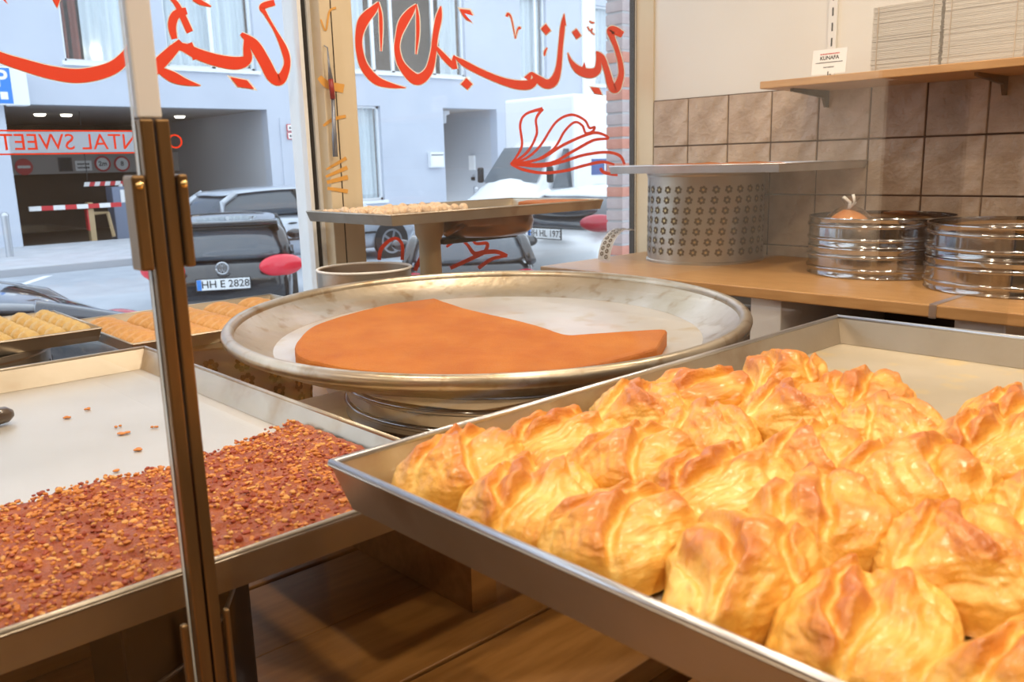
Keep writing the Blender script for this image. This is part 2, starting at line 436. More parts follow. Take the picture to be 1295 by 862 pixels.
win1 = struct('window_1', 'large shop window pane left of the beige mullion with red lettering', 'window')
win2 = struct('window_2', 'large shop window pane between the beige mullion and the tiled wall', 'window')
XM0, XM1 = 1.131, 1.222
obj('glass_pane', bx(-1.7, 1.098, YG, YG + 0.006, -1.0, 0.98), MT['glass'], win1)
obj('glass_pane', bx(1.15, 2.352, YG, YG + 0.006, -1.0, 0.98), MT['glass'], win2)
fr = BM(); box(fr, 1.096, 1.106, YG - 0.02, YG + 0.05, -1.0, 0.98); obj('white_frame', fr, MT['facadew'], win1)
fr = BM(); box(fr, 1.106, 1.122, YG - 0.012, YG + 0.05, -1.0, 0.98); obj('black_gasket', fr, MT['black'], win1)
fr = BM(); box(fr, 1.122, 1.131, YG - 0.02, YG + 0.05, -1.0, 0.98); obj('white_frame', fr, MT['facadew'], win1)
for xa, xb, key in ((2.3515, 2.3565, 'black_gasket'), (2.3565, 2.3615, 'white_frame'), (2.3615, 2.3655, 'black_gasket'), (2.3655, 2.3700, 'white_frame')):
    obj(key, bx(xa, xb, YG - 0.012, YG + 0.008, -1.0, 0.98), MT['black' if key[0] == 'b' else 'facadew'], win2)
obj('beige_jamb', bx(2.362, 2.3695, 1.846, YG - 0.014, -1.0, 0.98), MT['beigepost'], win2)
mul = struct('trim_3', 'beige upright window mullion with an orange emblem reflection painted on', 'mullion')
obj('post', bx(XM0 - 0.0, XM1, YG - 0.06, YG + 0.05, -1.0, 0.98, 0.003), MT['beigepost'], mul)
obj('groove', bx(XM0 + 0.03, XM0 + 0.033, YG - 0.0606, YG - 0.0595, -1.0, 0.98), MT['bronzed'], mul)
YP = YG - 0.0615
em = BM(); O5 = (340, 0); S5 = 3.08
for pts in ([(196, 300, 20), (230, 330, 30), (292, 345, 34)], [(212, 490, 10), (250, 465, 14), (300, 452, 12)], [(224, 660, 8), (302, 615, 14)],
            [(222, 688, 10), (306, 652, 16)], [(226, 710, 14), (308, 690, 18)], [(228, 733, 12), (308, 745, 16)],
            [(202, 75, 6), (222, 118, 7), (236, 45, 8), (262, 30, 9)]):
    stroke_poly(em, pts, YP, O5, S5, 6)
obj('orange_reflection', em, MT['orangerefl'], mul)  # reflection of an emblem, painted on the post as flat orange strokes
# hanging tool on the mullion
tl = thing('scraper_tool', 'slim grey and dark red tool hanging on the beige mullion', 'tool', at_y(418, 130, YG - 0.075))
a = at_y(414, 60, YG - 0.075) - Vector(tl.location); b = at_y(418, 100, YG - 0.075) - Vector(tl.location)
c = at_y(421, 125, YG - 0.075) - Vector(tl.location); d = at_y(424, 198, YG - 0.075) - Vector(tl.location)
obj('blade', tube(BM(), [a, a.lerp(b, 0.6), b], 0, 8, radii=[0.0016, 0.003, 0.006]), MT['toolgrey'], tl, True)
obj('collar', tube(BM(), [b, c], 0.0062, 8), MT['toolred'], tl, True)
obj('handle', tube(BM(), [c, c.lerp(d, 0.55), c.lerp(d, 0.6), d], 0, 8, radii=[0.0045, 0.005, 0.006, 0.0062]), MT['toolgrey'], tl, True)
obj('hook', tube(BM(), [a, a + Vector((0, 0.014, 0.006))], 0.0012, 6), MT['toolgrey'], tl)

YL = YG - 0.002; YL2 = YG - 0.0012
O3, S3 = (430, 0), 6.632
O4, S4 = (600, 0), 6.475
O1, S1 = (0, 0), 6.155
O2, S2 = (180, 0), 5.886
LET2 = [
    (O3, S3, [(322, 15, 6), (285, 75, 60), (200, 170, 90), (160, 300, 62), (165, 430, 58), (205, 560, 68), (300, 670, 70), (420, 715, 44), (555, 736, 2)]),
    (O3, S3, [(322, 15, 6), (340, 120, 26), (345, 260, 26), (345, 430, 8)]),
    (O3, S3, [(640, 35, 6), (590, 100, 60), (530, 190, 78), (490, 310, 48), (480, 420, 46), (520, 550, 62), (640, 665, 92), (740, 600, 70), (782, 450, 50), (800, 300, 46), (828, 150, 52), (846, 50, 8)]),
    (O3, S3, [(640, 35, 6), (652, 150, 26), (652, 300, 26), (638, 455, 8)]),
    (O3, S3, [(800, 385, 16), (850, 450, 40), (905, 510, 46), (955, 560, 40)]),
    (O3, S3, [(958, 460, 6), (955, 510, 34), (965, 580, 40)]),
    (O3, S3, [(960, 475, 12), (1040, 530, 48), (1140, 585, 52), (1260, 640, 54), (1380, 685, 60), (1500, 712, 74), (1600, 705, 72), (1660, 640, 34)]),
    (O4, S4, [(430, 650, 60), (466, 592, 14)]),
    (O4, S4, [(466, 592, 14), (520, 645, 56), (590, 688, 74), (650, 662, 72), (688, 560, 46), (706, 380, 36), (722, 220, 36), (735, 112, 3)]),
    (O4, S4, [(264, 138, 16), (275, 112, 16), (300, 140, 9), (320, 230, 7), (336, 318, 4)]),
    (O4, S4, [(336, 318, 4), (350, 255, 8), (366, 225, 14), (376, 240, 18)]),
    (O4, S4, [(596, 390, 8), (578, 425, 16), (574, 460, 4)]),
    (O4, S4, [(984, 185, 4), (962, 185, 10), (940, 170, 3)]),
    (O4, S4, [(925, 215, 5), (945, 250, 7), (965, 236, 5), (958, 262, 7), (986, 286, 4)]),
    (O4, S4, [(764, 428, 2), (790, 500, 26), (850, 570, 62), (940, 600, 76), (1005, 575, 60), (1015, 500, 36), (998, 418, 4)]),
    (O4, S4, [(1000, 420, 4), (1045, 470, 44), (1085, 580, 46), (1120, 700, 60), (1160, 722, 70), (1200, 620, 46), (1196, 520, 40), (1165, 400, 36), (1130, 310, 44), (1118, 250, 66), (1160, 255, 66), (1214, 285, 50)]),
]
FLAT2 = [(O3, S3, [(1060, 655), (1110, 705), (1070, 750), (1015, 705)]),
         (O3, S3, [(1003, 75), (1090, 85), (1117, 132), (1045, 112), (1075, 150), (1112, 187), (1060, 165), (1030, 130)]),
         (O4, S4, [(585, 195), (625, 250), (585, 285), (545, 235)]), (O4, S4, [(835, 235), (875, 290), (835, 320), (800, 265)]),
         (O4, S4, [(950, 712), (1020, 720), (1045, 775), (985, 765)]), (O4, S4, [(735, 108), (752, 206), (715, 214)]),
         (O4, S4, [(900, 508), (912, 555), (880, 560)])]
LET1 = [
    (O1, S1, [(-260, 330, 70), (0, 445, 80), (200, 510, 92), (400, 565, 100), (620, 590, 108), (850, 540, 104), (980, 440, 92), (1050, 320, 74), (1090, 200, 50), (1106, 100, 4)]),
    (O1, S1, [(1104, 200, 30), (1125, 320, 34), (1156, 440, 2)]),
    (O2, S2, [(60, 540, 96), (120, 480, 96), (200, 400, 84), (290, 310, 50)]),
    (O2, S2, [(200, 350, 20), (300, 350, 60), (420, 405, 80), (560, 450, 88), (700, 470, 92), (780, 440, 70), (775, 350, 46), (762, 280, 6)]),
    (O2, S2, [(735, 250, 24), (830, 330, 76), (910, 460, 82), (970, 570, 84), (1030, 590, 76), (1078, 480, 48), (1058, 370, 48), (990, 230, 22), (920, 110, 24), (895, 50, 46), (985, 18, 44)]),
    (O2, S2, [(205, -20, 20), (255, 30, 34), (300, 120, 46), (355, 240, 48)]),
    (O2, S2, [(350, 320, 40), (400, 440, 44)]),
    (O2, S2, [(330, 80, 50), (250, 110, 66), (222, 190, 60), (240, 290, 40)]),
    (O2, S2, [(110, 510, 40), (220, 570, 78), (320, 610, 50), (436, 637, 2)]),
    (O2, S2, [(380, -10, 30), (440, 20, 34), (512, 48, 6)]),
]
FLAT1 = [(O2, S2, [(655, 573), (780, 598), (832, 662), (712, 645)]), (O1, S1, [(405, -10), (470, -10), (445, 62)]), (O1, S1, [(20, -5), (40, -5), (62, 34)])]
SHELL = [
    [(165, 350, 9), (190, 318, 9), (216, 262, 10), (208, 170, 10), (235, 122, 10), (310, 98, 14)],
    [(310, 98, 14), (280, 145, 10), (282, 215, 10), (240, 295, 10), (165, 350, 9)],
    [(165, 350, 9), (240, 320, 9), (300, 265, 10), (370, 160, 10), (440, 126, 11), (500, 150, 10), (522, 185, 10), (546, 182, 10), (535, 202, 10), (505, 208, 10), (490, 175, 10), (455, 160, 10), (410, 200, 10), (360, 280, 10), (270, 335, 9), (165, 350, 9)],
    [(165, 350, 9), (300, 325, 10), (400, 265, 12), (500, 220, 12), (560, 208, 12), (608, 232, 10), (540, 242, 12), (450, 290, 12), (340, 345, 10), (165, 350, 9)],
    [(165, 350, 9), (300, 358, 14), (400, 338, 12), (500, 308, 12), (600, 296, 12), (660, 312, 12), (682, 352, 10)],
    [(636, 352, 8), (580, 340, 12), (500, 356, 12), (410, 380, 12), (310, 390, 12), (220, 374, 12), (165, 350, 9)],
    [(572, 368, 12), (590, 388, 14), (650, 400, 10)],
]
O8, S8 = (600, 110), 3.591
O3b, S3b = (530, 240), 4.796
LOW = [
    (O3b, S3b, [(165, 345, 16), (240, 302, 18), (290, 330, 18), (335, 385, 26), (395, 378, 28), (470, 375, 26), (535, 400, 20)]),
    (O3b, S3b, [(318, 285, 16), (345, 325, 18), (412, 325, 22), (398, 375, 22), (350, 400, 26), (190, 475, 22)]),
    (O3b, S3b, [(360, 475, 22), (440, 420, 22), (535, 398, 18)]),
    ((400, 220), 5.886, [(468, 640, 26), (482, 560, 30), (545, 495, 26), (600, 480, 22), (640, 530, 24), (640, 640, 26)]),
    ((400, 220), 5.886, [(735, 720, 30), (790, 590, 26)]),
]
def lettering(parent, lets, flats):
    r = BM(); wl = BM()
    for q_, (off, sc, pts) in enumerate(lets):
        stroke_poly(r, pts, YL - 0.00004 * q_, off, sc)
        stroke_poly(wl, pts, YL2 + 0.00003 * q_, off, sc, inner=1.3 * sc)
    for off, sc, pts in flats:
        poly_flat(r, pts, YL - 0.0009, off, sc)
        cx = sum(p[0] for p in pts) / len(pts); cy = sum(p[1] for p in pts) / len(pts)
        poly_flat(wl, [(cx + (p[0] - cx) * 1.3, cy + (p[1] - cy) * 1.3) for p in pts], YL2, off, sc)
    o_ = obj('red_lettering', r, MT['red'], parent, recalc=False)
    obj('white_outline', wl, MT['redl'], o_, recalc=False)
lettering(win2, LET2, FLAT2)
lettering(win1, LET1, FLAT1)
sh = BM()
for q_, pts in enumerate(SHELL): stroke_poly(sh, pts, YL - 0.00004 * q_, O8, S8, wmul=1.15)
obj('red_shell_emblem', sh, MT['red'], win2, recalc=False)
sh = BM()
for q_, (off, sc, pts) in enumerate(LOW): stroke_poly(sh, pts, YL - 0.00004 * q_, off, sc)
obj('low_red_lettering', sh, MT['red'], win2, recalc=False)
# mirrored band of latin lettering, printed to be read from the street
bd = BM()
for za, zb in ((0.0835, 0.0865), (0.0385, 0.0415)): box(bd, -0.9, 0.72, YL, YL + 0.0004, za, zb)
obj('red_rule', bd, MT['red'], win1)
fb = bpy.data.materials.new('frosted_film'); fb.use_nodes = True
_n = fb.node_tree.nodes; _l = fb.node_tree.links; _m = _n.new('ShaderNodeMixShader'); _t = _n.new('ShaderNodeBsdfTransparent'); _d = _n.new('ShaderNodeBsdfTranslucent'); _d.inputs[0].default_value = (0.8, 0.82, 0.85, 1)
_m.inputs[0].default_value = 0.38; _l.new(_t.outputs[0], _m.inputs[1]); _l.new(_d.outputs[0], _m.inputs[2]); _l.new(_m.outputs[0], _n['Material Output'].inputs[0])
obj('frosted_band', bx(-0.9, 0.72, YL2, YL2 + 0.0004, 0.0418, 0.0832), fb, win1)
mx = Matrix.Translation((0.80, YL, 0.0615)) @ Matrix(((-1, 0, 0, 0), (0, 0, 1, 0), (0, 1, 0, 0), (0, 0, 0, 1)))
obj('mirrored_lettering', text_bm('ORIENTAL SWEETS', 0.045, None, mx, 'LEFT', 0.0), MT['red'], win1, recalc=False)

# ================================================================== SHELF WALL
sh = thing('wall_shelf', 'light brown wooden shelf on metal brackets above the tiles', 'shelf', (2.10, 0.1, 0.171))
obj('board', bx(0, 0.262, 0, 1.187, 0, 0.019, 0.002), MT['wood'], sh)
for yb in (1.128, 0.67):
    b_ = BM(); prism(b_, [(0, 0), (0.2, 0), (0.2, -0.045), (0.185, -0.045), (0.17, -0.02), (0, -0.008)], -0.004, 0.004)
    bmesh.ops.transform(b_, matrix=Matrix.Translation((0.06, yb, 0)) @ Matrix.Rotation(PI / 2, 4, 'X'), verts=b_.verts[:])
    obj('bracket', b_, MT['bronzed'], sh)
rl = thing('slotted_wall_rail', 'white slotted metal rail on the cream wall above the shelf', 'rail', (XW - 0.001, 1.226, 0.19))
obj('rail', bx(-0.008, -0.0005, -0.012, 0.012, 0.0, 1.0, 0.001), MT['white'], rl)
sl = BM()
for k in range(24): box(sl, -0.0086, -0.0078, -0.0022, 0.0022, 0.02 + k * 0.04, 0.042 + k * 0.04)
obj('slots', sl, MT['black'], rl)

cd = thing('sign_card', 'small white printed card standing on the shelf before the rail', 'sign', (2.16, 1.128, 0.1845))
cw, ch = 0.046, 0.062
mxc = Matrix.Rotation(math.radians(6), 4, 'Y')
bm = bx(-0.0006, 0.0006, -cw, cw, 0.014, 0.014 + ch); bm.transform(mxc); obj('card', bm, MT['card'], cd)
bm = bx(-0.006, 0.006, -0.004, 0.004, 0.006, 0.008); box(bm, -0.001, 0.002, -0.001, 0.001, 0.001, 0.02); obj('foot', bm, MT['darkgrey'], cd)
def cardtext(body, size, zz, mt, bold=0.0):
    t_ = text_bm(body, size, None, mxc @ face_mx((-0.0009, 0, 0.014 + zz)), 'CENTER', bold)
    obj('print', t_, mt, cd, recalc=False)
def cardline(half, zz, th, mt, seed):
    r_ = random.Random(seed); b2 = BM(); y = -half
    while y < half:                                   # print too small to read: a row of tiny marks
        w2 = r_.uniform(0.0012, 0.004); box(b2, -0.0011, -0.0008, y, min(y + w2, half), 0.014 + zz - th / 2, 0.014 + zz + th / 2); y += w2 + 0.0009
    b2.transform(mxc); obj('print', b2, mt, cd)
cardline(0.026, 0.050, 0.0030, MT['redink'], 1)
cardtext('KUNAFA', 0.013, 0.040, MT['ink'], 0.0004)
cardline(0.036, 0.029, 0.0022, MT['ink'], 2)
cardline(0.014, 0.017, 0.0026, MT['ink'], 3)

def paper_stack(label, x0, x1, y0, y1, h, n, lean):
    t_ = thing('carton_stack', label, 'paper stack', ((x0 + x1) / 2, (y0 + y1) / 2, 0.1905), 0, 'stacks of flat cartons on the shelf')
    bm = BM(); rr = random.Random(n)
    for k in range(n):
        j = rr.uniform(-0.0012, 0.0012); j2 = rr.uniform(-0.0012, 0.0012)
        s = lean * k / n
        box(bm, -(x1 - x0) / 2 + j, (x1 - x0) / 2 + j, -(y1 - y0) / 2 + j2 + s, (y1 - y0) / 2 + j2 + s, h * k / n + 0.0004, h * (k + 1) / n - 0.0003)
    p_ = obj('carton_sheets', bm, MT['paper'], t_)
    p_['kind'] = 'stuff'
    for yy in (-(y1 - y0) / 2 + 0.018, (y1 - y0) / 2 - 0.014):
        bm = bx(-(x1 - x0) / 2 - 0.0022, -(x1 - x0) / 2 - 0.0012, yy - 0.001, yy + 0.001, 0.002, h - 0.002)
        obj('fold_line', bm, MT['kraft'], t_)
    return t_
paper_stack('lower stack of flat grey cartons on the shelf nearer the sign card', 2.14, 2.33, 0.848, 1.008, 0.150, 54, 0.0)
paper_stack('taller stack of flat grey cartons on the shelf farther from the sign card', 2.13, 2.33, 0.668, 0.836, 0.180, 64, 0.0)

# ================================================================== RIGHT COUNTER
ZK = -0.30
ct = thing('wooden_counter', 'light brown wooden counter top along the tiled wall', 'counter', (1.755, 0.0, ZK))
obj('worktop', bx(0, 0.606, 0.675, 1.78, -0.026, 0, 0.003), MT['wood'], ct)
obj('worktop', bx(0, 0.606, -0.3, 0.667, -0.026, 0, 0.003), MT['wood'], ct)
jt = BM(); box(jt, -0.002, 0.606, 0.664, 0.678, -0.0005, 0.0015); box(jt, -0.003, 0.0, 0.664, 0.678, -0.027, 0.001)
obj('joint_strip', jt, MT['alubright'], ct)
for i, (ya, yb) in enumerate(((1.02, 1.10), (0.545, 0.64))):
    obj('support_panel', bx(0.03, 0.59, ya, yb, -1.3, -0.027, 0.002), MT['white'], ct)
obj('back_panel', bx(0.58, 0.60, -0.3, 1.78, -1.3, -0.027), MT['garagedark'], ct)
obj('lower_shelf', bx(0.04, 0.58, -0.3, 1.78, -0.62, -0.60), MT['wood'], ct)
# things under the counter
bxx = thing('cardboard_box', 'printed cardboard box under the counter left of the white panel', 'box', (1.92, 1.25, ZK - 0.599))
obj('carton', bx(-0.1, 0.1, -0.1, 0.1, 0, 0.46, 0.003), MT['kraft'], bxx)
b2 = BM(); r_ = random.Random(8)
for q_ in range(6):
    y = -0.07
    while y < 0.06:
        w2 = r_.uniform(0.006, 0.016); box(b2, -0.1012, -0.1002, y, y + w2, 0.26 + q_ * 0.03, 0.276 + q_ * 0.03); y += w2 + 0.005
obj('print', b2, MT['ink'], bxx)
cr = thing('plastic_crate', 'grey ribbed plastic crate under the counter between the white panels', 'crate', (2.06, 0.84, ZK - 0.599))
obj('tub', bx(-0.16, 0.16, -0.14, 0.14, 0, 0.42, 0.008), MT['machine'], cr)
rb = BM()
for k in range(8): box(rb, -0.164, -0.159, -0.125 + k * 0.034, -0.115 + k * 0.034, 0.04, 0.40)
obj('ribs', rb, MT['toolgrey'], cr)

# perforated drum --------------------------------------------------------
def flower(bm, c, nrm, up, r):
    s = up.cross(nrm).normalized()
    for k in range(6):
        a = 2 * PI * k / 6 + 0.3
        q = c + (s * math.cos(a) + up * math.sin(a)) * r * 0.62
        vs = [bm.verts.new(q + (s * math.cos(b) + up * math.sin(b)) * r * 0.36) for b in [2 * PI * j / 6 for j in range(6)]]
        bm.faces.new(vs)
def drum(name, label, loc, r, h, rows, pitch, fr_, group, y0=0.03, deep=False):
    t_ = thing(name, label, 'drum', loc, 0, group)
    bm = lathe(BM(), [(0, 0.002), (r - 0.001, 0.002), (r + 0.004, 0.0), (r + 0.004, 0.006), (r, 0.009), (r, h - 0.012), (r + 0.003, h - 0.008), (r + 0.003, h), (r - 0.003, h), (r - 0.003, 0.012), (0, 0.012)], 72)
    obj('shell', bm, MT['steeldull'], t_, True, sharp=35)
    ng = int(2 * PI * r / pitch)
    f1 = BM(); f2 = BM()
    for j in range(rows):
        z = y0 + j * (h - 2 * y0 - 0.012) / max(rows - 1, 1)
        for k in range(ng):
            a = 2 * PI * (k + 0.5 * (j % 2)) / ng + 0.13 * j
            n_ = Vector((math.cos(a), math.sin(a), 0))
            flower(f1, n_ * (r + 0.0007) + Vector((0, 0, z)), n_, Vector((0, 0, 1)), fr_)
            s = Vector((0, 0, 1)).cross(n_)
            vs = [f2.verts.new(n_ * (r + 0.0009) + Vector((0, 0, z)) + (s * math.cos(b) + Vector((0, 0, 1)) * math.sin(b)) * fr_ * 0.3) for b in [2 * PI * q / 6 for q in range(6)]]
            f2.faces.new(vs)
    p = obj('perforations', f1, MT['hole'], t_); p['kind'] = 'stuff'
    p = obj('embossed_centres', f2, MT['holegold'], t_); p['kind'] = 'stuff'
    return t_
GD = 'perforated steel drums used as tray stands'
drum('perforated_drum', 'tall steel drum with flower shaped holes standing on the wooden counter', (2.17, 1.50, ZK), 0.168, 0.258, 7, 0.0345, 0.0122, GD, 0.036)

# trays ------------------------------------------------------------------
def tray(name, label, x0, x1, y0, y1, ztop, depth, m_side, m_bed, group=None, flare=0.012, lip=0.004, lipmat=None, t=0.0022):
    cx, cy = (x0 + x1) / 2, (y0 + y1) / 2
    w, l = (x1 - x0) / 2, (y1 - y0) / 2
    T = thing(name, label, 'tray', (cx, cy, ztop - depth), 0, group)
    obj('tray_floor', bx(-w + flare, w - flare, -l + flare, l - flare, 0, 0.003), m_bed, T)
    d = depth
    for sgn, ax in ((-1, 'x'), (1, 'x'), (-1, 'y'), (1, 'y')):
        a_, b_ = (w, l) if ax == 'x' else (l, w)
        # cross-section profile (out, z)
        prof = [(a_ - flare, 0.0), (a_ - flare + 0.001, 0.0), (a_, d - lip), (a_ + lip * 0.6, d - lip * 0.4), (a_ + lip * 0.3, d), (a_ - t, d - lip * 0.2), (a_ - flare - t, 0.0035)]
        bm = BM(); r1, r2 = [], []
        for (q, z) in prof:
            e = b_ - flare + flare * min(max(z / d, 0), 1)
            pa = (sgn * q, -e, z) if ax == 'x' else (-e, sgn * q, z)
            pb = (sgn * q, e, z) if ax == 'x' else (e, sgn * q, z)
            r1.append(bm.verts.new(pa)); r2.append(bm.verts.new(pb))
        n = len(prof)
        for i in range(n): bm.faces.new((r1[i], r1[(i + 1) % n], r2[(i + 1) % n], r2[i]))
        bm.faces.new(r1[::-1]); bm.faces.new(r2)
        s_ = obj('side_wall', bm, m_side, T)
        # rolled wire edge
        e = b_
        pts = [(sgn * (a_ - 0.0005), -e, d - 0.001), (sgn * (a_ - 0.0005), e, d - 0.001)] if ax == 'x' else [(-e, sgn * (a_ - 0.0005), d - 0.001), (e, sgn * (a_ - 0.0005), d - 0.001)]
        obj('rolled_rim', tube(BM(), pts, lip * 0.62, 8), lipmat or m_side, s_, True)
    return T

tray('baking_tray', 'shallow bright aluminium tray lying on top of the tall perforated drum', 1.90, 2.36, 1.105, 1.64, -0.0205, 0.021, MT['alubright'], MT['traybed'], lip=0.003, flare=0.004)
bm = BM(); rr = random.Random(3)
prof_n = 26
g = [[None] * prof_n for _ in range(prof_n)]
for i in range(prof_n):
    for j in range(prof_n):
        u, v = i / (prof_n - 1), j / (prof_n - 1)
        ed = min(u, 1 - u, v, 1 - v)
        z = -0.038 + (0.018 + 0.005 * noise.noise(Vector((u * 9, v * 9, 3)))) * min(1, ed * 9)
        g[i][j] = bm.verts.new((1.925 + 0.30 * u, 1.22 + 0.36 * v, z + 0.0005))
for i in range(prof_n - 1):
    for j in range(prof_n - 1): bm.faces.new((g[i][j], g[i + 1][j], g[i + 1][j + 1], g[i][j + 1]))
geo = bmesh.ops.extrude_face_region(bm, geom=bm.faces[:])
for v in [e for e in geo['geom'] if isinstance(e, bmesh.types.BMVert)]: v.co.z = -0.0384
o = obj('crumb_pastry_sheet', bm, MT['kunafa'], None, True); tag(o, 'golden crumb pastry sheet in the bright tray on the drum', 'pastry')

# ring moulds ------------------------------------------------------------
def ring_profile(r, h, ribs, t=0.0015, bead=0.0045):
    out = [(r, 0.0), (r + 0.002, 0.002), (r, 0.005)]
    for zc in ribs:
        for k in range(7):
            a = -PI / 2 + PI * k / 6
            out.append((r + bead * math.cos(a), zc + bead * 1.1 * math.sin(a)))
    out += [(r, h - 0.004), (r + 0.002, h - 0.002), (r + 0.0015, h), (r - t, h)]
    inn = [(r - t, h - 0.003)]
    for zc in ribs[::-1]: inn += [(r - t, zc + bead), (r - t + bead * 0.8, zc), (r - t, zc - bead)]
    inn += [(r - t, 0.0)]
    return out + inn
def ring(label, c, r, h, ribs, group):
    t_ = thing('ring_mould', label, 'ring mould', c, 0, group)
    obj('band', lathe(BM(), ring_profile(r, h, ribs), 72, closed=True), MT['steel'], t_, True, sharp=50)
    obj('seam_clasp', bx(r - 0.0005, r + 0.0045, -0.004, 0.004, 0.006, h - 0.006, 0.001), MT['steel'], t_)
    return t_
GR = 'polished steel ring moulds'
for (cx, cy, r, nm) in ((2.172, 0.972, 0.172, 'nearer the drum'), (2.075, 0.635, 0.172, 'at the right edge')):
    for k, w in enumerate(('lower', 'upper')):
        ring(f'{w} polished ring mould of the pair on the counter {nm}', (cx, cy, ZK + 0.0005 + k * 0.0725), r, 0.072, (0.02, 0.052), GR)
bg_ = thing('plastic_bag', 'tied clear bag with orange filling lying in the ring mould', 'bag', (2.125, 1.035, ZK + 0.002))
bg_.scale = (1.2, 1.2, 1.06)
bm = BM(); ellipsoid(bm, (0, 0, 0.075), (0.055, 0.06, 0.072), 24, 16)
for v in bm.verts:
    n_ = noise.noise(v.co * 30) * 0.006; v.co += v.normal * n_ if v.normal.length else Vector((0, 0, n_))
obj('filling', bm, MT['bagfill'], bg_, True)
bm = lathe(BM(), [(0.058, 0.06), (0.052, 0.12), (0.03, 0.148), (0.010, 0.158), (0.012, 0.166), (0.02, 0.176)], 28)
for v in bm.verts: v.co += Vector((noise.noise(v.co * 60), noise.noise(v.co * 60 + Vector((7, 0, 0))), 0)) * 0.006
obj('bag_film', bm, MT['bag'], bg_, True)
bm = BM()
tube(bm, [(0, 0, 0.15), (0.006, 0.002, 0.165), (-0.004, 0.012, 0.178)], 0.004, 6); tube(bm, [(0, 0, 0.152), (0.004, -0.01, 0.164), (0.002, -0.006, 0.184)], 0.0035, 6)
obj('knotted_top', bm, MT['card'], bg_, True)

# curved perforated strip on the counter ---------------------------------
st = thing('perforated_strip', 'bent strip of perforated sheet metal at the window end of the counter', 'metal strip', (2.03, 1.70, ZK))
bm = BM(); A_, fl = [], BM()
for k in range(21):
    a = PI * (0.02 + 0.60 * k / 20)
    x = -0.085 * math.cos(a); z = 0.092 * math.sin(a)
    A_.append((x, z))
vv = [[bm.verts.new((x, yy, z)) for (x, z) in A_] for yy in (-0.024, 0.024)]
for i in range(20): bm.faces.new((vv[0][i], vv[0][i + 1], vv[1][i + 1], vv[1][i]))
geo = bmesh.ops.solidify(bm, geom=bm.faces[:], thickness=0.0015)
obj('strip', bm, MT['white'], st, True, sharp=40)
for k in range(1, 20, 2):
    for yy in (-0.009, 0.009):
        kk = min(k + (1 if yy > 0 else 0), 19)
        x, z = A_[kk]; dx, dz = A_[kk + 1][0] - A_[kk - 1][0], A_[kk + 1][1] - A_[kk - 1][1]
        n_ = Vector((-dz, 0, dx)).normalized()
        if n_.z < 0: n_ = -n_
        if n_.x > 0 and k < 8: n_ = -n_
        flower(fl, Vector((x, yy, z)) + n_ * 0.0022, n_, Vector((0, 1, 0)), 0.0075)
p = obj('perforations', fl, MT['hole'], st); p['kind'] = 'stuff'

# ================================================================== DISPLAY CASE
cs = thing('display_case', 'wooden display case floor behind the counter glass', 'display case', (0, 0, -0.58))
for k in range(5):
    ya = 0.545 + k * 0.16
    obj('plank', bx(-1.0, 1.60, ya, ya + 0.157, 0.0, 0.03 + 0.002 * (k % 2), 0.002), MT['woodx'], cs)
obj('case_base', bx(-1.0, 1.6, 0.545, 1.38, -1.02, -0.002), MT['woodx'], cs)
obj('front_plinth', bx(-1.0, 1.3, -0.12, 0.515, -0.1, 0.0), MT['woodx'], cs)
obj('front_base', bx(-1.0, 1.3, -0.1, 0.515, -1.02, -0.102), MT['woodx'], cs)
sg = thing('display_ledge', 'wooden ledge along the shop window behind the trays', 'ledge', (0, 0, -0.5))
obj('ledge_board', bx(-1.5, 1.70, 1.40, 1.868, -0.03, 0.0, 0.002), MT['woodx'], sg)
obj('ledge_front', bx(-1.5, 1.70, 1.405, 1.43, -1.1, -0.031), MT['woodx'], sg)

# counter glass with bronze profiles
gs = thing('counter_glass_screen', 'clear glass counter screen joined by bronze upright profiles', 'glass screen', (0.2, 0.53, -0.58))
def pane(name, x0, x1, y0, y1, z0, z1):
    bm = box(BM(), x0, x1, y0, y1, z0, z1)
    for f in bm.faces:
        n_ = f.calc_center_median()
        f.material_index = 0
    bm.faces.ensure_lookup_table()
    bmesh.ops.recalc_face_normals(bm, faces=bm.faces[:])
    for f in bm.faces:
        if abs(f.normal.y) < 0.5 and x1 < 1: f.material_index = 1
    o_ = obj(name, bm, None, gs, recalc=False)
    o_.data.materials.append(MT['glassin']); o_.data.materials.append(MT['glassedge'])
    return o_
pane('glass_pane', -1.1, -0.008, 0.000, 0.004, 0.003, 0.95)
pane('glass_pane', 0.008, 1.535, 0.000, 0.004, 0.003, 0.95)
obj('bronze_profile', bx(-0.0075, 0.0005, -0.007, 0.008, 0.003, 0.61, 0.0012), MT['bronze'], gs)
obj('bronze_profile', bx(0.0018, 0.010, -0.007, 0.008, 0.003, 0.61, 0.0012), MT['bronze'], gs)
obj('white_reflection_strip', bx(-0.006, 0.008, -0.002, 0.006, 0.611, 0.95, 0.001), MT['facadew'], gs)  # white strip standing in for a reflection above the bronze uprights
for xa, xb in ((-0.0165, -0.0085), (0.0108, 0.0168)):
    c_ = obj('clamp', bx(xa, xb, -0.009, 0.007, 0.522, 0.578, 0.0015), MT['bronze'], gs)
    obj('screw', lathe(BM(), [(0, 0.0015), (0.002, 0.001), (0.0024, 0)], 14), MT['brass'], c_, True, loc=((xa + xb) / 2, -0.0095, 0.572)).rotation_euler = (PI / 2, 0, 0)
for xa, xb in ((-0.0175, -0.0125), (0.0115, 0.0155)):
    obj('handle', bx(xa, xb, -0.010, -0.004, 0.10, 0.292, 0.0018), MT['bronze'], gs)

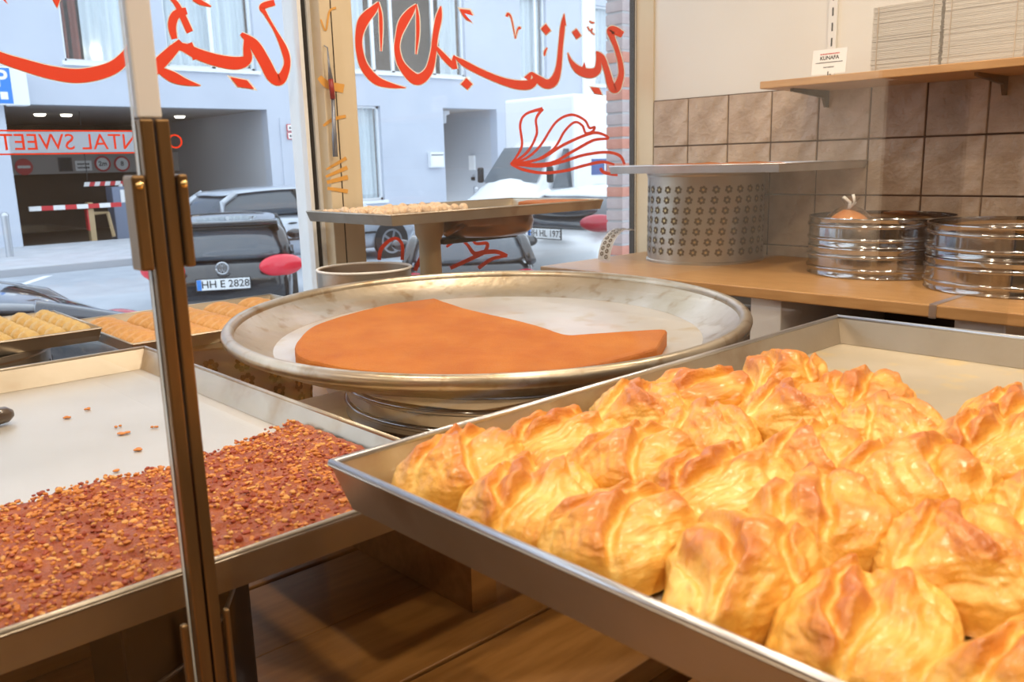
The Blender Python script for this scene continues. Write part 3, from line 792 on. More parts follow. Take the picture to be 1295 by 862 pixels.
# left tray ---------------------------------------------------------------
LZ = -0.270; LD = 0.034
tray('large_baking_tray', 'large aluminium baking tray half filled with red brown crumb pastry', -0.13, 0.474, 0.562, 1.37, LZ, LD, MT['alu'], MT['traybed'], lip=0.0045, flare=0.014)
zb = LZ - LD
for i, yy in enumerate((1.0, 1.2)):
    o = obj('wooden_riser', bx(-0.06, 0.40, yy, yy + 0.05, -0.5475, zb - 0.0005, 0.002), MT['woodx'])
    tag(o, ('front', 'rear')[i] + ' wooden riser under the large crumb pastry tray', 'riser', 'risers under the crumb pastry tray')
# crumb pastry: bed and loose grains
edge = [(-0.112, 0.83), (0.0, 0.825), (0.147, 0.828), (0.228, 0.838), (0.29, 0.823), (0.337, 0.833), (0.40, 0.85), (0.459, 0.875)]
def edge_y(x):
    for (xa, ya), (xb, yb) in zip(edge, edge[1:]):
        if xa <= x <= xb: return ya + (yb - ya) * (x - xa) / (xb - xa)
    return 0.83
ck = thing('crumb_pastry', 'red brown pastry sheet covered with orange crumbs in the large tray', 'pastry', (0.17, 0.7, zb + 0.0035))
NX, NY = 120, 60
bm = BM(); G = []
def crumb_h(x, y):
    return 0.017 + 0.0035 * noise.noise(Vector((x * 70, y * 70, 0))) + 0.002 * noise.noise(Vector((x * 200, y * 200, 5)))
for i in range(NX + 1):
    x = -0.110 + 0.568 * i / NX; row = []
    for j in range(NY + 1):
        ym = edge_y(x) + 0.006 * noise.noise(Vector((x * 60, 0, 0)))
        y = 0.5805 + (ym - 0.5805) * j / NY
        row.append(bm.verts.new((x - 0.17, y - 0.7, crumb_h(x, y) * (1 if j < NY - 1 else (0.7 if j == NY - 1 else 0.02)))))
    G.append(row)
for i in range(NX):
    for j in range(NY): bm.faces.new((G[i][j], G[i + 1][j], G[i + 1][j + 1], G[i][j + 1]))
obj('pastry_bed', bm, MT['crumbbed'], ck, True)
rr = random.Random(11)
tb = bmesh.new(); bmesh.ops.create_icosphere(tb, subdivisions=1, radius=1)
tb.verts.ensure_lookup_table(); IV = [v.co.copy() for v in tb.verts]; IF = [[v.index for v in f.verts] for f in tb.faces]; tb.free()
for mi, (cnt, key) in enumerate(((2600, 'crumb1'), (2000, 'crumb2'), (1000, 'crumb3'))):
    V, F = [], []
    for k in range(cnt):
        x = rr.uniform(-0.105, 0.452); y = 0.585 + (edge_y(x) - 0.583) * rr.random() ** 0.95
        s = rr.uniform(0.0011, 0.0026) * (1.4 if rr.random() < 0.12 else 1)
        rx, ry, rz = s * rr.uniform(0.8, 1.6), s * rr.uniform(0.7, 1.1), s * rr.uniform(0.6, 1.0)
        a = rr.uniform(0, PI); ca, sa = math.cos(a), math.sin(a)
        z = crumb_h(x, y) + rr.uniform(-0.0006, 0.0012)
        b0 = len(V)
        for q in IV:
            w = 1 + rr.uniform(-0.25, 0.25)
            px, py, pz = q.x * rx * w, q.y * ry * w, q.z * rz * w
            V.append((x - 0.17 + px * ca - py * sa, y - 0.7 + px * sa + py * ca, z + pz))
        F += [[b0 + i for i in f] for f in IF]
    me = bpy.data.meshes.new('crumbs'); me.from_pydata(V, [], F); me.materials.append(MT[key])
    c_ = obj('crumbs', me, None, ck); c_['kind'] = 'stuff'
# stray crumbs on the tray floor
spots = [(158, 547, 5, 'pale'), (178, 566, 4, 'orange'), (112, 516, 3, 'dark'), (148, 538, 2.5, 'dark'), (147, 594, 3, 'orange'), (188, 593, 2.5, 'orange'), (85, 527, 3.5, 'pale'), (195, 539, 2.4, 'small')]
V, F = [], []
stc = BM()
for (px, py, s, _) in spots:
    p = at_z(px, py, zb + 0.0055)
    for q in range(3):
        ellipsoid(stc, (p.x + rr.uniform(-1, 1) * 0.0014 * s, p.y + rr.uniform(-1, 1) * 0.0010 * s, zb + 0.005), (0.0008 * s, 0.0007 * s, 0.0013), 8, 6)
o = obj('stray_crumbs', stc, MT['crumb1']); tag(o, 'few stray orange crumbs on the bare floor of the large tray', 'crumbs', kind='stuff')
hd = thing('serving_tool', 'dark brown rounded tool handle lying in the large tray at left', 'utensil', (0.205, 1.005, zb + 0.0035))
hp = at_z(16, 522, zb + 0.0155); h0 = at_z(-120, 552, zb + 0.0155)
bm = tube(BM(), [hp - Vector(hd.location), hp.lerp(h0, 0.06) - Vector(hd.location), hp.lerp(h0, 0.2) - Vector(hd.location), hp.lerp(h0, 0.6) - Vector(hd.location), h0 - Vector(hd.location)], 0, 14, radii=[0.005, 0.010, 0.0115, 0.010, 0.009])
obj('grip', bm, MT['handle'], hd, True)
e0 = h0 - Vector(hd.location); e1 = h0 + (h0 - hp) * 0.7 - Vector(hd.location)
obj('blade', tube(BM(), [e0, e1], 0.004, 8), MT['steel'], hd, True)

# dark tin below the left tray
tn = thing('dark_tin', 'dark square tin with a wire handle on the case floor', 'tin', (0.30, 0.80, -0.5495))
obj('tin_body', bx(-0.075, 0.055, 0.0, 0.12, 0, 0.20, 0.004), MT['bronzed'], tn)
obj('wire_handle', tube(BM(), [(-0.05, -0.004, 0.06), (-0.02, -0.012, 0.075), (0.02, -0.012, 0.11), (0.045, -0.004, 0.15)], 0.0025, 8), MT['toolgrey'], tn, True)

# pan on its ring ----------------------------------------------------------
bd = thing('pan_board', 'pale wooden board under the big round pan', 'board', (1.0, 0.95, -0.392))
obj('board_top', bx(-0.5, 0.20, -0.235, 0.255, 0, 0.03, 0.002), MT['woodpale'], bd)
for xx in (-0.38, 0.0, 0.14):
    obj('support', bx(xx, xx + 0.04, -0.19, 0.20, -0.1555, -0.0005), MT['woodx'], bd)
PC = (0.923, 1.06)
ring('wide polished ring mould carrying the big round pan', (0.865, 0.962, -0.3615), 0.240, 0.0695, (0.022, 0.048), GR)
PZ = -0.225
PTILT = Matrix.Rotation(math.radians(1.4), 4, Vector((0.754, -0.657, 0))).to_euler()   # the pan leans a little on its ring
pan = thing('round_pan', 'big round tinned pan with rolled rim holding orange pastry', 'pan', (PC[0], PC[1], -0.2835))
pan.scale = (0.925, 0.925, 1); pan.rotation_euler = PTILT
H_ = PZ + 0.2735
rim = [(0.45 + 0.010 * math.cos(a), H_ - 0.010 + 0.010 * math.sin(a)) for a in [math.radians(d_) for d_ in range(200, -161, -30)]]
obj('pan_floor', lathe(BM(), [(0, 0.0005), (0.375, 0.0005), (0.376, 0.004), (0, 0.004)], 96), MT['panbed'], pan, True, sharp=40)
pw_ = [(0.376, 0.0005), (0.40, 0.008), (0.425, 0.023), (0.442, H_ - 0.012), (0.438, H_ - 0.008), (0.418, 0.025), (0.398, 0.0125), (0.376, 0.0045)]
outer = [(0.376, 0.0), (0.402, 0.006), (0.428, 0.021), (0.444, H_ - 0.013), (0.4425, H_ - 0.0125), (0.4255, 0.0225), (0.40, 0.0085), (0.376, 0.001)]
obj('pan_wall', lathe(BM(), [(0.4425, H_ - 0.0125), (0.4405, H_ - 0.008), (0.420, 0.0255), (0.398, 0.0125), (0.376, 0.0042), (0.376, 0.001), (0.40, 0.0085), (0.4255, 0.0225)], 96, closed=True), MT['panrim'], pan, True, sharp=40)
obj('pan_underside', lathe(BM(), outer, 96, closed=True), MT['panout'], pan, True, sharp=40)
obj('rolled_rim', lathe(BM(), [(0.446 + 0.0105 * math.cos(2 * PI * k / 12), H_ - 0.0105 + 0.0105 * math.sin(2 * PI * k / 12)) for k in range(12)], 96, closed=True), MT['panrim'], pan, True)
# orange slab
def slab_pts():
    C = Vector(PC)
    arc = []
    a0, a1 = math.radians(72), math.radians(288)
    for k in range(49):
        a = a0 + (a1 - a0) * k / 48
        rr_ = 0.362 if k > 10 else 0.30 + 0.062 * (k / 10) ** 0.6
        arc.append((rr_ * math.cos(a), rr_ * math.sin(a)))
    return arc
inner = [(p[0] - PC[0], p[1] - PC[1]) for p in ((0.993, 1.306), (0.968, 1.20), (0.96, 1.139), (0.951, 1.009), (0.938, 0.93), (0.926, 0.872), (0.96, 0.845), (1.048, 0.788), (1.055, 0.775))]
outp = [(0.952, 0.715), (0.86, 0.715), (0.767, 0.735), (0.65, 0.82), (0.585, 0.93), (0.563, 1.03), (0.564, 1.079), (0.585, 1.13), (0.62, 1.181), (0.695, 1.259), (0.808, 1.306), (0.90, 1.325)]
outp = [(p[0] - PC[0], p[1] - PC[1]) for p in outp]
ctr = catmull([(*p,) for p in inner], 5) + catmull([(*p,) for p in outp], 5)
bm = BM()
T0, T1 = 0.0045, 0.0285
def wob(p, k): return (p[0] + 0.0012 * noise.noise(Vector((p[0] * 90, p[1] * 90, k))), p[1] + 0.0012 * noise.noise(Vector((p[1] * 90, p[0] * 90, k + 9))))
cxs = sum(p[0] for p in ctr) / len(ctr); cys = sum(p[1] for p in ctr) / len(ctr)
def shrink(p, s): return (p[0] + (cxs - p[0]) * s, p[1] + (cys - p[1]) * s)
lev = [(0.0, T0), (0.0, T1 - 0.004), (0.006, T1 - 0.001), (0.02, T1)]
rows = []
for s, z in lev: rows.append([bm.verts.new((*shrink(wob(p, 1), s), z)) for p in ctr])
n = len(ctr)
for A, Bq in zip(rows, rows[1:]):
    for i in range(n): bm.faces.new((A[i], A[(i + 1) % n], Bq[(i + 1) % n], Bq[i]))
f_top = bm.faces.new(rows[-1]); bm.faces.new(rows[0][::-1])
sl_ = obj('kunafa_slab', bm, MT['kunafa'], None, False, loc=(PC[0], PC[1], -0.2835))
sl_.scale = (0.95, 0.95, 1); sl_.rotation_euler = PTILT
tag(sl_, 'flat orange kunafa slab filling half of the big round pan', 'pastry')

# pastry tray --------------------------------------------------------------
PTZ = -0.200; PD = 0.035
tray('pastry_tray', 'large deep baking tray full of golden folded pastries', 0.29, 1.02, -0.06, 0.505, PTZ, PD, MT['alu'], MT['traybed2'], lip=0.0045, flare=0.010, lipmat=MT['alubright'])
zt = PTZ - PD
sp = thing('tray_stand', 'dark steel stand under the pastry tray', 'stand', (0.42, 0.20, -0.5795))
obj('column', lathe(BM(), [(0, 0), (0.085, 0), (0.085, 0.01), (0.055, 0.02), (0.05, 0.32), (0.075, 0.334), (0.075, 0.344), (0, 0.344)], 32), MT['toolgrey'], sp, True, sharp=40)
sp = thing('tray_stand', 'dark steel stand under the far end of the pastry tray', 'stand', (0.86, 0.24, -0.5795))
obj('column', lathe(BM(), [(0, 0), (0.085, 0), (0.085, 0.01), (0.055, 0.02), (0.05, 0.32), (0.075, 0.334), (0.075, 0.344), (0, 0.344)], 32), MT['toolgrey'], sp, True, sharp=40)

def make_pastry_mesh(seed):
    rr = random.Random(seed)
    bm = bmesh.new(); bmesh.ops.create_icosphere(bm, subdivisions=6, radius=1)
    lay = bm.verts.layers.float.new('bake')
    th = rr.uniform(-0.4, 0.4)
    o1 = Vector((rr.uniform(0, 50), rr.uniform(0, 50), rr.uniform(0, 50)))
    ang = [rr.uniform(-0.25, 0.25) + a for a in (0.55, 0.2, 1.0)]
    fo = [rr.uniform(-0.12, 0.18), rr.uniform(0.42, 0.6), rr.uniform(-0.62, -0.45)]
    bend = [rr.uniform(-0.55, 0.55) for _ in range(3)]
    for v in bm.verts:
        d = v.co.copy()
        phi = math.atan2(d.y, d.x)
        tri = 1.0 + 0.10 * math.cos(3 * phi + th) + 0.04 * math.cos(2 * phi)
        X, Y = d.x * tri, d.y * tri
        top = max(d.z, 0) ** 0.62
        w = noise.noise(Vector((X * 1.7, Y * 1.7, d.z * 1.2)) + o1)
        w2 = noise.noise(Vector((X * 4.5, Y * 4.5, d.z * 4.5)) + o1)
        bake = 0.30 + 0.30 * (top - 0.6)
        z = 0.033 * top
        for k in range(3):
            ca, sa = math.cos(ang[k]), math.sin(ang[k])
            al = X * ca + Y * sa
            s = -X * sa + Y * ca - fo[k] + bend[k] * al * al + 0.14 * noise.noise(Vector((X * 2.2, Y * 2.2, seed + k * 3.1)))
            amp = (0.0075, 0.0050, 0.0045)[k]
            t_ = s / 0.055
            stp = 1 / (1 + math.exp(-max(min(t_ * 2.2, 30), -30)))      # flap edge
            if s > 0: hh = math.exp(-(s / (0.55, 0.35, 0.35)[k]) ** 1.4)
            else: hh = stp * 2 * 1.0 if s > -0.5 else 0
            hh = min(hh, 1.0)
            z += amp * hh * top
            z -= 0.0050 * math.exp(-((s + 0.12) / 0.07) ** 2) * top
            bake += (0.42, 0.30, 0.25)[k] * math.exp(-((s - 0.05) / 0.13) ** 2) * top
            bake -= 0.40 * math.exp(-((s + 0.11) / 0.055) ** 2)
        # leafy pleats along the main flap
        q = -X * math.sin(ang[0]) + Y * math.cos(ang[0]) + bend[0] * (X * math.cos(ang[0]) + Y * math.sin(ang[0])) ** 2
        q += 0.20 * noise.noise(Vector((X * 1.8, Y * 1.8, seed * 1.7)))
        pm = max(0.0, noise.noise(Vector((X * 1.3, Y * 1.3, seed * 2.9))) + 0.15)
        pl = (q * 7.0) % 1.0
        z += 0.0022 * pl * (1 if pl < 0.75 else (1 - pl) / 0.25) * top * pm * 2
        if pl > 0.7: bake += 0.25 * pm
        k_ = 1 + 0.11 * w + 0.03 * w2
        x, y = X * 0.0565 * k_, Y * 0.0450 * k_
        z = z * (1 + 0.12 * w) + 0.0030 * w2 * top
        if 0.15 < d.z < 0.75:
            e = 1 + 0.012 * math.sin(z * 1300 + 9 * w + 4 * w2) * max(0, min(1, 0.4 + 3 * noise.noise(Vector((X * 1.2, Y * 1.2, seed * 5.0)))))
            x *= e; y *= e; bake -= 0.10
        if d.z <= 0: z = d.z * 0.003
        v.co = Vector((x, y, max(z, -0.003) + 0.0035))
        v[lay] = min(max(bake + 0.42 * w, 0), 1)
    me = to_mesh(bm, 'folded_pastry', True)
    me.materials.append(MT['pastry'])
    return me
PM = [make_pastry_mesh(s) for s in (1, 2, 3, 4, 5, 6)]
ROWS = [
    ('row along the back rim', [(0.365, 0.448), (0.462, 0.446), (0.556, 0.444), (0.642, 0.430), (0.724, 0.408)]),
    ('second row from the back rim', [(0.362, 0.374), (0.456, 0.372), (0.549, 0.366), (0.642, 0.352), (0.728, 0.330)]),
    ('third row from the back rim', [(0.366, 0.300), (0.462, 0.298), (0.556, 0.290), (0.656, 0.276)]),
    ('fourth row from the back rim', [(0.362, 0.226), (0.458, 0.224), (0.553, 0.212), (0.655, 0.200), (0.750, 0.212)]),
    ('fifth row from the back rim', [(0.366, 0.152), (0.462, 0.148), (0.557, 0.136), (0.656, 0.124), (0.750, 0.136)]),
    ('sixth row from the back rim', [(0.362, 0.078), (0.458, 0.074), (0.554, 0.062), (0.654, 0.048)]),
    ('nearest row', [(0.366, 0.004), (0.462, 0.000), (0.558, -0.012)]),
]
rr = random.Random(5)
cnt = 0
for rn, ps in ROWS:
    for k, (x, y) in enumerate(ps):
        o = bpy.data.objects.new('folded_pastry', PM[cnt % 6] if rr.random() < 0.75 else PM[rr.randrange(6)])
        COL.objects.link(o); cnt += 1
        o.location = (x + rr.uniform(-.004, .004), y + rr.uniform(-.004, .004), zt + 0.0032)
        o.rotation_euler = (0, 0, rr.uniform(-0.35, 0.35) + (PI if rr.random() < 0.25 else 0))
        s = rr.uniform(0.94, 1.06); o.scale = (s, s * rr.uniform(0.94, 1.04), s * rr.uniform(0.92, 1.1))
        tag(o, f'golden folded pastry, {ORD[k]} from the left in the {rn}', 'pastry', 'folded pastries in the large tray')

# ================================================================== TRAYS BY THE WINDOW
zk = -0.252; 
tray('baklava_tray', 'shallow tray of pale ridged pastries on the drum at far left', -0.02, 0.452, 1.50, 1.765, zk, 0.022, MT['alu'], MT['traybed'], lip=0.003, flare=0.006)
bm = BM(); bmesh.ops.create_icosphere(bm, subdivisions=4, radius=1)
for v in bm.verts:
    d = v.co.copy(); phi = math.atan2(d.y, d.x)
    r_ = 1 + 0.05 * math.cos(4 * phi)
    z = (max(d.z, 0) ** 0.8) * 0.026 + (0.0016 * math.sin(d.x * 22)) * max(d.z, 0)
    v.co = Vector((d.x * r_ * 0.0195, d.y * r_ * 0.0200, z if d.z > 0 else 0))
bkm = to_mesh(bm, 'baklava_piece', True); bkm.materials.append(MT['baklava'])
for i in range(6):
    for j in range(6):
        o = bpy.data.objects.new('baklava_piece', bkm); COL.objects.link(o)
        o.location = (0.427 - 0.0392 * i + rr.uniform(-.001, .001), 1.527 + 0.0420 * j + rr.uniform(-.001, .001), zk - 0.022 + 0.0032)
        o.rotation_euler = (0, 0, 0.6 + rr.uniform(-0.2, 0.2))
        tag(o, f'pale ridged pastry, {ORD[i]} from the right in the {ORD[j]} row from the tray front', 'pastry', 'pale ridged pastries in the far left tray')
drum('perforated_drum', 'steel drum with flower holes under the tray of pale ridged pastries', (0.24, 1.635, -0.4995), 0.16, 0.225, 5, 0.052, 0.0155, GD, 0.03)
zf = -0.278
tray('finger_pastry_tray', 'shallow tray of golden oval pastries behind the bronze profile', 0.482, 0.905, 1.45, 1.785, zf, 0.022, MT['alu'], MT['traybed'], lip=0.003, flare=0.006)
bm = BM(); bmesh.ops.create_icosphere(bm, subdivisions=4, radius=1)
for v in bm.verts:
    d = v.co.copy()
    k_ = 1 + 0.06 * noise.noise(d * 2.5)
    v.co = Vector((d.x * 0.036 * k_, d.y * 0.0142 * k_ * (1 - 0.4 * d.x * d.x), (max(d.z, 0) * 0.020 + 0.0012 * math.sin(d.y * 14) * max(d.z, 0)) * k_))
fgm = to_mesh(bm, 'oval_pastry', True); fgm.materials.append(MT['finger'])
for i in range(5):
    for j in range(9):
        o = bpy.data.objects.new('oval_pastry', fgm); COL.objects.link(o)
        o.location = (0.534 + 0.0785 * i + rr.uniform(-.002, .002), 1.475 + 0.0353 * j + rr.uniform(-.001, .001), zf - 0.022 + 0.0032)
        o.rotation_euler = (0, 0, rr.uniform(-0.22, 0.12))
        tag(o, f'golden oval pastry, {ORD[i]} from the left in the {ORD[j]} row from the tray front', 'pastry', 'golden oval pastries behind the bronze profile')
drum('perforated_drum', 'steel drum with flower holes under the tray of golden oval pastries', (0.70, 1.60, -0.4995), 0.165, 0.199, 5, 0.052, 0.0155, GD, 0.03)

# rear tray on pedestal
rz = -0.1025
tray('rear_tray', 'long tray with leftover crumbs raised on a pedestal before the window', 1.05, 1.72, 1.505, 1.855, rz, 0.024, MT['alu'], MT['traybed'], lip=0.0035, flare=0.006)
bm = BM(); rr2 = random.Random(9)
for k in range(260):
    ellipsoid(bm, (rr2.uniform(1.075, 1.32), min(max(rr2.gauss(1.69, 0.045), 1.55), 1.82), rz - 0.0075 + rr2.uniform(0, 0.008)), (rr2.uniform(0.006, 0.012),) * 3, 8, 6)
o = obj('pale_crumb_heap', bm, MT['semolina'], None, True); tag(o, 'heap of pale crumbs in the left part of the raised tray', 'crumbs', kind='stuff')
bm = BM()
prism(bm, [(1.545, 1.53), (1.70, 1.53), (1.70, 1.66), (1.63, 1.70), (1.56, 1.66)], rz - 0.0205, rz + 0.0)
bevel(bm, 0.004); o = obj('crumb_pastry_piece', bm, MT['kunafa']); tag(o, 'left over brown pastry piece in the corner of the raised tray', 'pastry')
bp_ = thing('brown_pan', 'small shallow brown round pan under the raised tray', 'pan', (1.435, 1.655, -0.1775))
obj('pan_body', lathe(BM(), [(0, 0), (0.105, 0), (0.122, 0.012), (0.127, 0.032), (0.124, 0.0495), (0.118, 0.050), (0.118, 0.03), (0.105, 0.006), (0, 0.006)], 64), MT['brownpan'], bp_, True, sharp=50)
obj('grip', tube(BM(), [(-0.11, -0.05, 0.03), (-0.15, -0.07, 0.026), (-0.19, -0.085, 0.018)], 0.007, 8), MT['brownpan'], bp_, True)
pd = thing('pedestal', 'tan pedestal with a side arm carrying the brown pan and raised tray', 'pedestal', (1.262, 1.655, -0.4995))
obj('column', lathe(BM(), [(0, 0), (0.06, 0), (0.06, 0.012), (0.028, 0.03), (0.026, 0.32), (0.034, 0.335), (0.036, 0.3725), (0, 0.3725)], 40), MT['tan'], pd, True, sharp=40)
obj('arm', bx(0.02, 0.26, -0.03, 0.03, 0.309, 0.3215, 0.003), MT['bronzed'], pd)
# pot behind the pan
pt = thing('steel_pot', 'steel pot with a pale rim just behind the big pan', 'pot', (1.06, 1.635, -0.4995))
obj('pot_wall', lathe(BM(), [(0, 0), (0.10, 0), (0.104, 0.01), (0.104, 0.274), (0.1025, 0.274), (0.1025, 0.012), (0, 0.01)], 56), MT['steeldull'], pt, True, sharp=40)
obj('rim', lathe(BM(), [(0.1035 + 0.003 * math.cos(2 * PI * k / 10), 0.275 + 0.003 * math.sin(2 * PI * k / 10)) for k in range(10)], 56, closed=True), MT['white'], pt, True)
obj('contents', lathe(BM(), [(0, 0.252), (0.05, 0.256), (0.1022, 0.246)], 40), MT['brownpan'], pt, True)

# ceiling lamps (above the frame)
k = 0
places = [(0.2, -0.6), (1.2, -0.6), (0.7, 0.35), (1.75, 0.45), (1.3, 1.15), (0.1, 1.0), (-0.9, 0.2), (-1.7, 1.2), (-1.9, -0.2), (0.4, -1.8)]
for (x, y) in places:
    t_ = thing('ceiling_downlight', f'round ceiling downlight, {ORD[k]} of the shop lamps', 'lamp', (x, y, ZC), 0, 'shop ceiling downlights')
    obj('trim_ring', lathe(BM(), [(0.055, 0), (0.075, 0), (0.073, -0.008), (0.057, -0.01)], 32, closed=True), MT['white'], t_, True)
    ld = bpy.data.lights.new('downlight_bulb', 'AREA'); ld.shape = 'DISK'; ld.size = 0.1; ld.energy = LAMP_WATT; ld.color = LAMP_COL
    lo = bpy.data.objects.new('downlight_bulb', ld); COL.objects.link(lo); lo.parent = t_; lo.location = (0, 0, -0.012)
    k += 1

# ================================================================== THE STREET
ZS = -1.75
o = obj('street', bx(-40, 70, 3.45, 17.0, ZS - 0.2, ZS), MT['street']); tag(o, 'grey asphalt street outside the shop', 'street', kind='structure')
o = obj('pavement', bx(-40, 70, 17.15, 22.5, ZS - 0.2, ZS + 0.12), MT['pave']); tag(o, 'far pavement in front of the pale building', 'pavement', kind='structure')
o = obj('kerb', bx(-40, 70, 17.0, 17.15, ZS - 0.2, ZS + 0.13), MT['kerb']); tag(o, 'stone kerb along the far pavement', 'kerb', kind='structure')
o = obj('pavement', bx(-40, 70, 2.1, 3.45, ZS - 0.2, ZS + 0.10), MT['pave']); tag(o, 'near pavement just outside the shop window', 'pavement', kind='structure')
bm = BM(); prism(bm, [(1.6, 12.8), (1.75, 12.8), (4.3, 16.6), (4.15, 16.6)], ZS - 0.01, ZS + 0.004)
o = obj('road_marking', bm, MT['linepaint']); tag(o, 'white painted line on the asphalt', 'road marking')

# brick pier
pr = thing('brick_pier', 'red and grey brick pier outside beside the shop window', 'pier', (3.465, 2.9, ZS + 0.10))
obj('mortar_core', bx(0.006, 0.64, 0.006, 0.105, 0, 3.4), MT['mortar'], pr)
bms = []
for w_ in (0.150, 0.07):
    for mt_ in ('brickr', 'brickg'):
        me = to_mesh(bx(0, w_, 0, 0.108, 0, 0.049, 0.002), 'brick'); me.materials.append(MT[mt_]); bms.append(me)
rr = random.Random(21)
for k in range(56):
    x = 0.0; first = k % 2
    j = 0
    while x < 0.6:
        half = (first and j == 0)
        me = bms[(2 if half else 0) + (0 if rr.random() < 0.42 else 1)]
        obj('brick', me, None, pr, loc=(x, rr.uniform(0, 0.002), 0.006 + k * 0.0605)); x += (0.07 if half else 0.150) + 0.011; j += 1
        if j > 2: break


# ------------------------------------------------------------------ building across the street
YF = 22.5
bl = thing('apartment_building', 'pale blue grey building across the street with garage entrance', 'building', (0, YF, ZS))
def zb_(z): return z - ZS
GX0, GX1, GZ = 5.30, 11.75, 1.58
holes = [(GX0, GX1, ZS, GZ), (6.72, 8.60, 2.58, 5.2), (9.15, 11.55, 2.58, 5.2), (14.40, 18.97, 2.75, 5.6), (21.45, 22.72, 2.80, 5.6), (25.3, 26.7, 2.75, 5.6), (14.35, 15.50, -1.05, 1.76), (17.93, 20.26, ZS, 1.76)]
xs = sorted({-10, 45} | {h[0] for h in holes} | {h[1] for h in holes}); zs = sorted({ZS, 9.0} | {h[2] for h in holes} | {h[3] for h in holes})
bm = BM()
for xa, xb in zip(xs, xs[1:]):
    for za, zc in zip(zs, zs[1:]):
        xm, zm = (xa + xb) / 2, (za + zc) / 2
        if any(h[0] < xm < h[1] and h[2] < zm < h[3] for h in holes): continue
        box(bm, xa, xb, 0, 0.35, zb_(za), zb_(zc))
bmesh.ops.remove_doubles(bm, verts=bm.verts[:], dist=1e-5)
dd = {}
for f in bm.faces:
    kx = tuple(round(c_, 3) for c_ in f.calc_center_median()); dd.setdefault(kx, []).append(f)
bmesh.ops.delete(bm, geom=[f for l in dd.values() if len(l) > 1 for f in l], context='FACES_ONLY')
obj('wall', bm, MT['facade'], bl)
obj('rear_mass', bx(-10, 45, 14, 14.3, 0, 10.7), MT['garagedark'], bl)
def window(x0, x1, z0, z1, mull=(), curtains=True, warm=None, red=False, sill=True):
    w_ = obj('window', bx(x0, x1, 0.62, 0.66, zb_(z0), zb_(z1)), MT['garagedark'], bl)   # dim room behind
    f = BM(); t = 0.07
    box(f, x0, x0 + t, 0.12, 0.2, zb_(z0), zb_(z1)); box(f, x1 - t, x1, 0.12, 0.2, zb_(z0), zb_(z1)); box(f, x0, x1, 0.12, 0.2, zb_(z0), zb_(z0) + t); box(f, x0, x1, 0.12, 0.2, zb_(z1) - t, zb_(z1))
    for mu in mull: box(f, mu - 0.05, mu + 0.05, 0.12, 0.2, zb_(z0), zb_(z1))
    obj('window_frame', f, MT['facadew'], w_)
    obj('pane', bx(x0 + t, x1 - t, 0.155, 0.165, zb_(z0) + t, zb_(z1) - t), MT['glass'], w_)
    if sill: obj('window_sill', bx(x0 - 0.08, x1 + 0.08, -0.08, 0.13, zb_(z0) - 0.09, zb_(z0)), MT['facadew'], w_)
    if curtains is True: curtains = [(x0 + 0.05, x1 - 0.05, 'curtain')]
    for (ca, cb, key) in curtains or []:
        c_ = BM(); n_ = max(6, int((cb - ca) / 0.045)); top = []; bot = []
        for i in range(n_ + 1):
            x = ca + (cb - ca) * i / n_; y = 0.34 + 0.05 * math.sin(i * 1.25) + 0.02 * math.sin(i * 0.37)
            top.append(c_.verts.new((x, y, zb_(z1)))); bot.append(c_.verts.new((x, y, zb_(z0) + 0.03)))
        for i in range(n_): c_.faces.new((bot[i], bot[i + 1], top[i + 1], top[i]))
        obj('curtain', c_, MT[key], w_, True)
    return w_
w_ = window(6.72, 8.60, 2.58, 5.2, (), [(6.78, 6.95, 'curtainred'), (7.02, 7.22, 'curtainred'), (7.26, 8.55, 'curtain')])
obj('lamp_globe', ellipsoid(BM(), (7.52, 0.25, zb_(2.86)), (0.11, 0.05, 0.11)), MT['lampglow'], w_, True)
window(9.15, 11.55, 2.58, 5.2, (10.4,))
window(14.40, 18.97, 2.75, 5.6, (15.45, 16.15, 17.75), [(14.45, 15.3, 'curtain'), (18.15, 18.9, 'curtain')])
window(21.45, 22.72, 2.80, 5.6, (22.3,))
window(25.3, 26.7, 2.75, 5.6)
window(14.35, 15.50, -1.05, 1.76)
# white strip beside the right window
obj('white_pilaster', bx(24.55, 25.25, -0.06, 0.0, 0, zb_(7.0)), MT['facadew'], bl)
# garage
ga = obj('garage', bx(GX1, GX1 + 0.2, 0.35, 9.5, 0, zb_(GZ)), MT['garage'], bl)
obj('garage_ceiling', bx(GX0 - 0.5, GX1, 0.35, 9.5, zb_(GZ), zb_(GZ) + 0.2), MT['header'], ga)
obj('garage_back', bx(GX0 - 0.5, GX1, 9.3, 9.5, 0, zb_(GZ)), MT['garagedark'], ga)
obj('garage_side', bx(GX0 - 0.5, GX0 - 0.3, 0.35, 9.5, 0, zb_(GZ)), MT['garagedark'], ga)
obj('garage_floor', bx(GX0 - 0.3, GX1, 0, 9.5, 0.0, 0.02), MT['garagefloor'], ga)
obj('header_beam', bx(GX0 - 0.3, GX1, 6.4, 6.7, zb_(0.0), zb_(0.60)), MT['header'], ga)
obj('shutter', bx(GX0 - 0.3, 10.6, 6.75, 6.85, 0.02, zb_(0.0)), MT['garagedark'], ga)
for (x, y) in ((6.96, 3.5), (7.62, 3.5), (10.75, 3.5)):
    obj('garage_light', lathe(BM(), [(0, -0.05), (0.12, -0.05), (0.15, 0)], 20), MT['dlight'], ga, True, loc=(x, y, zb_(GZ)))
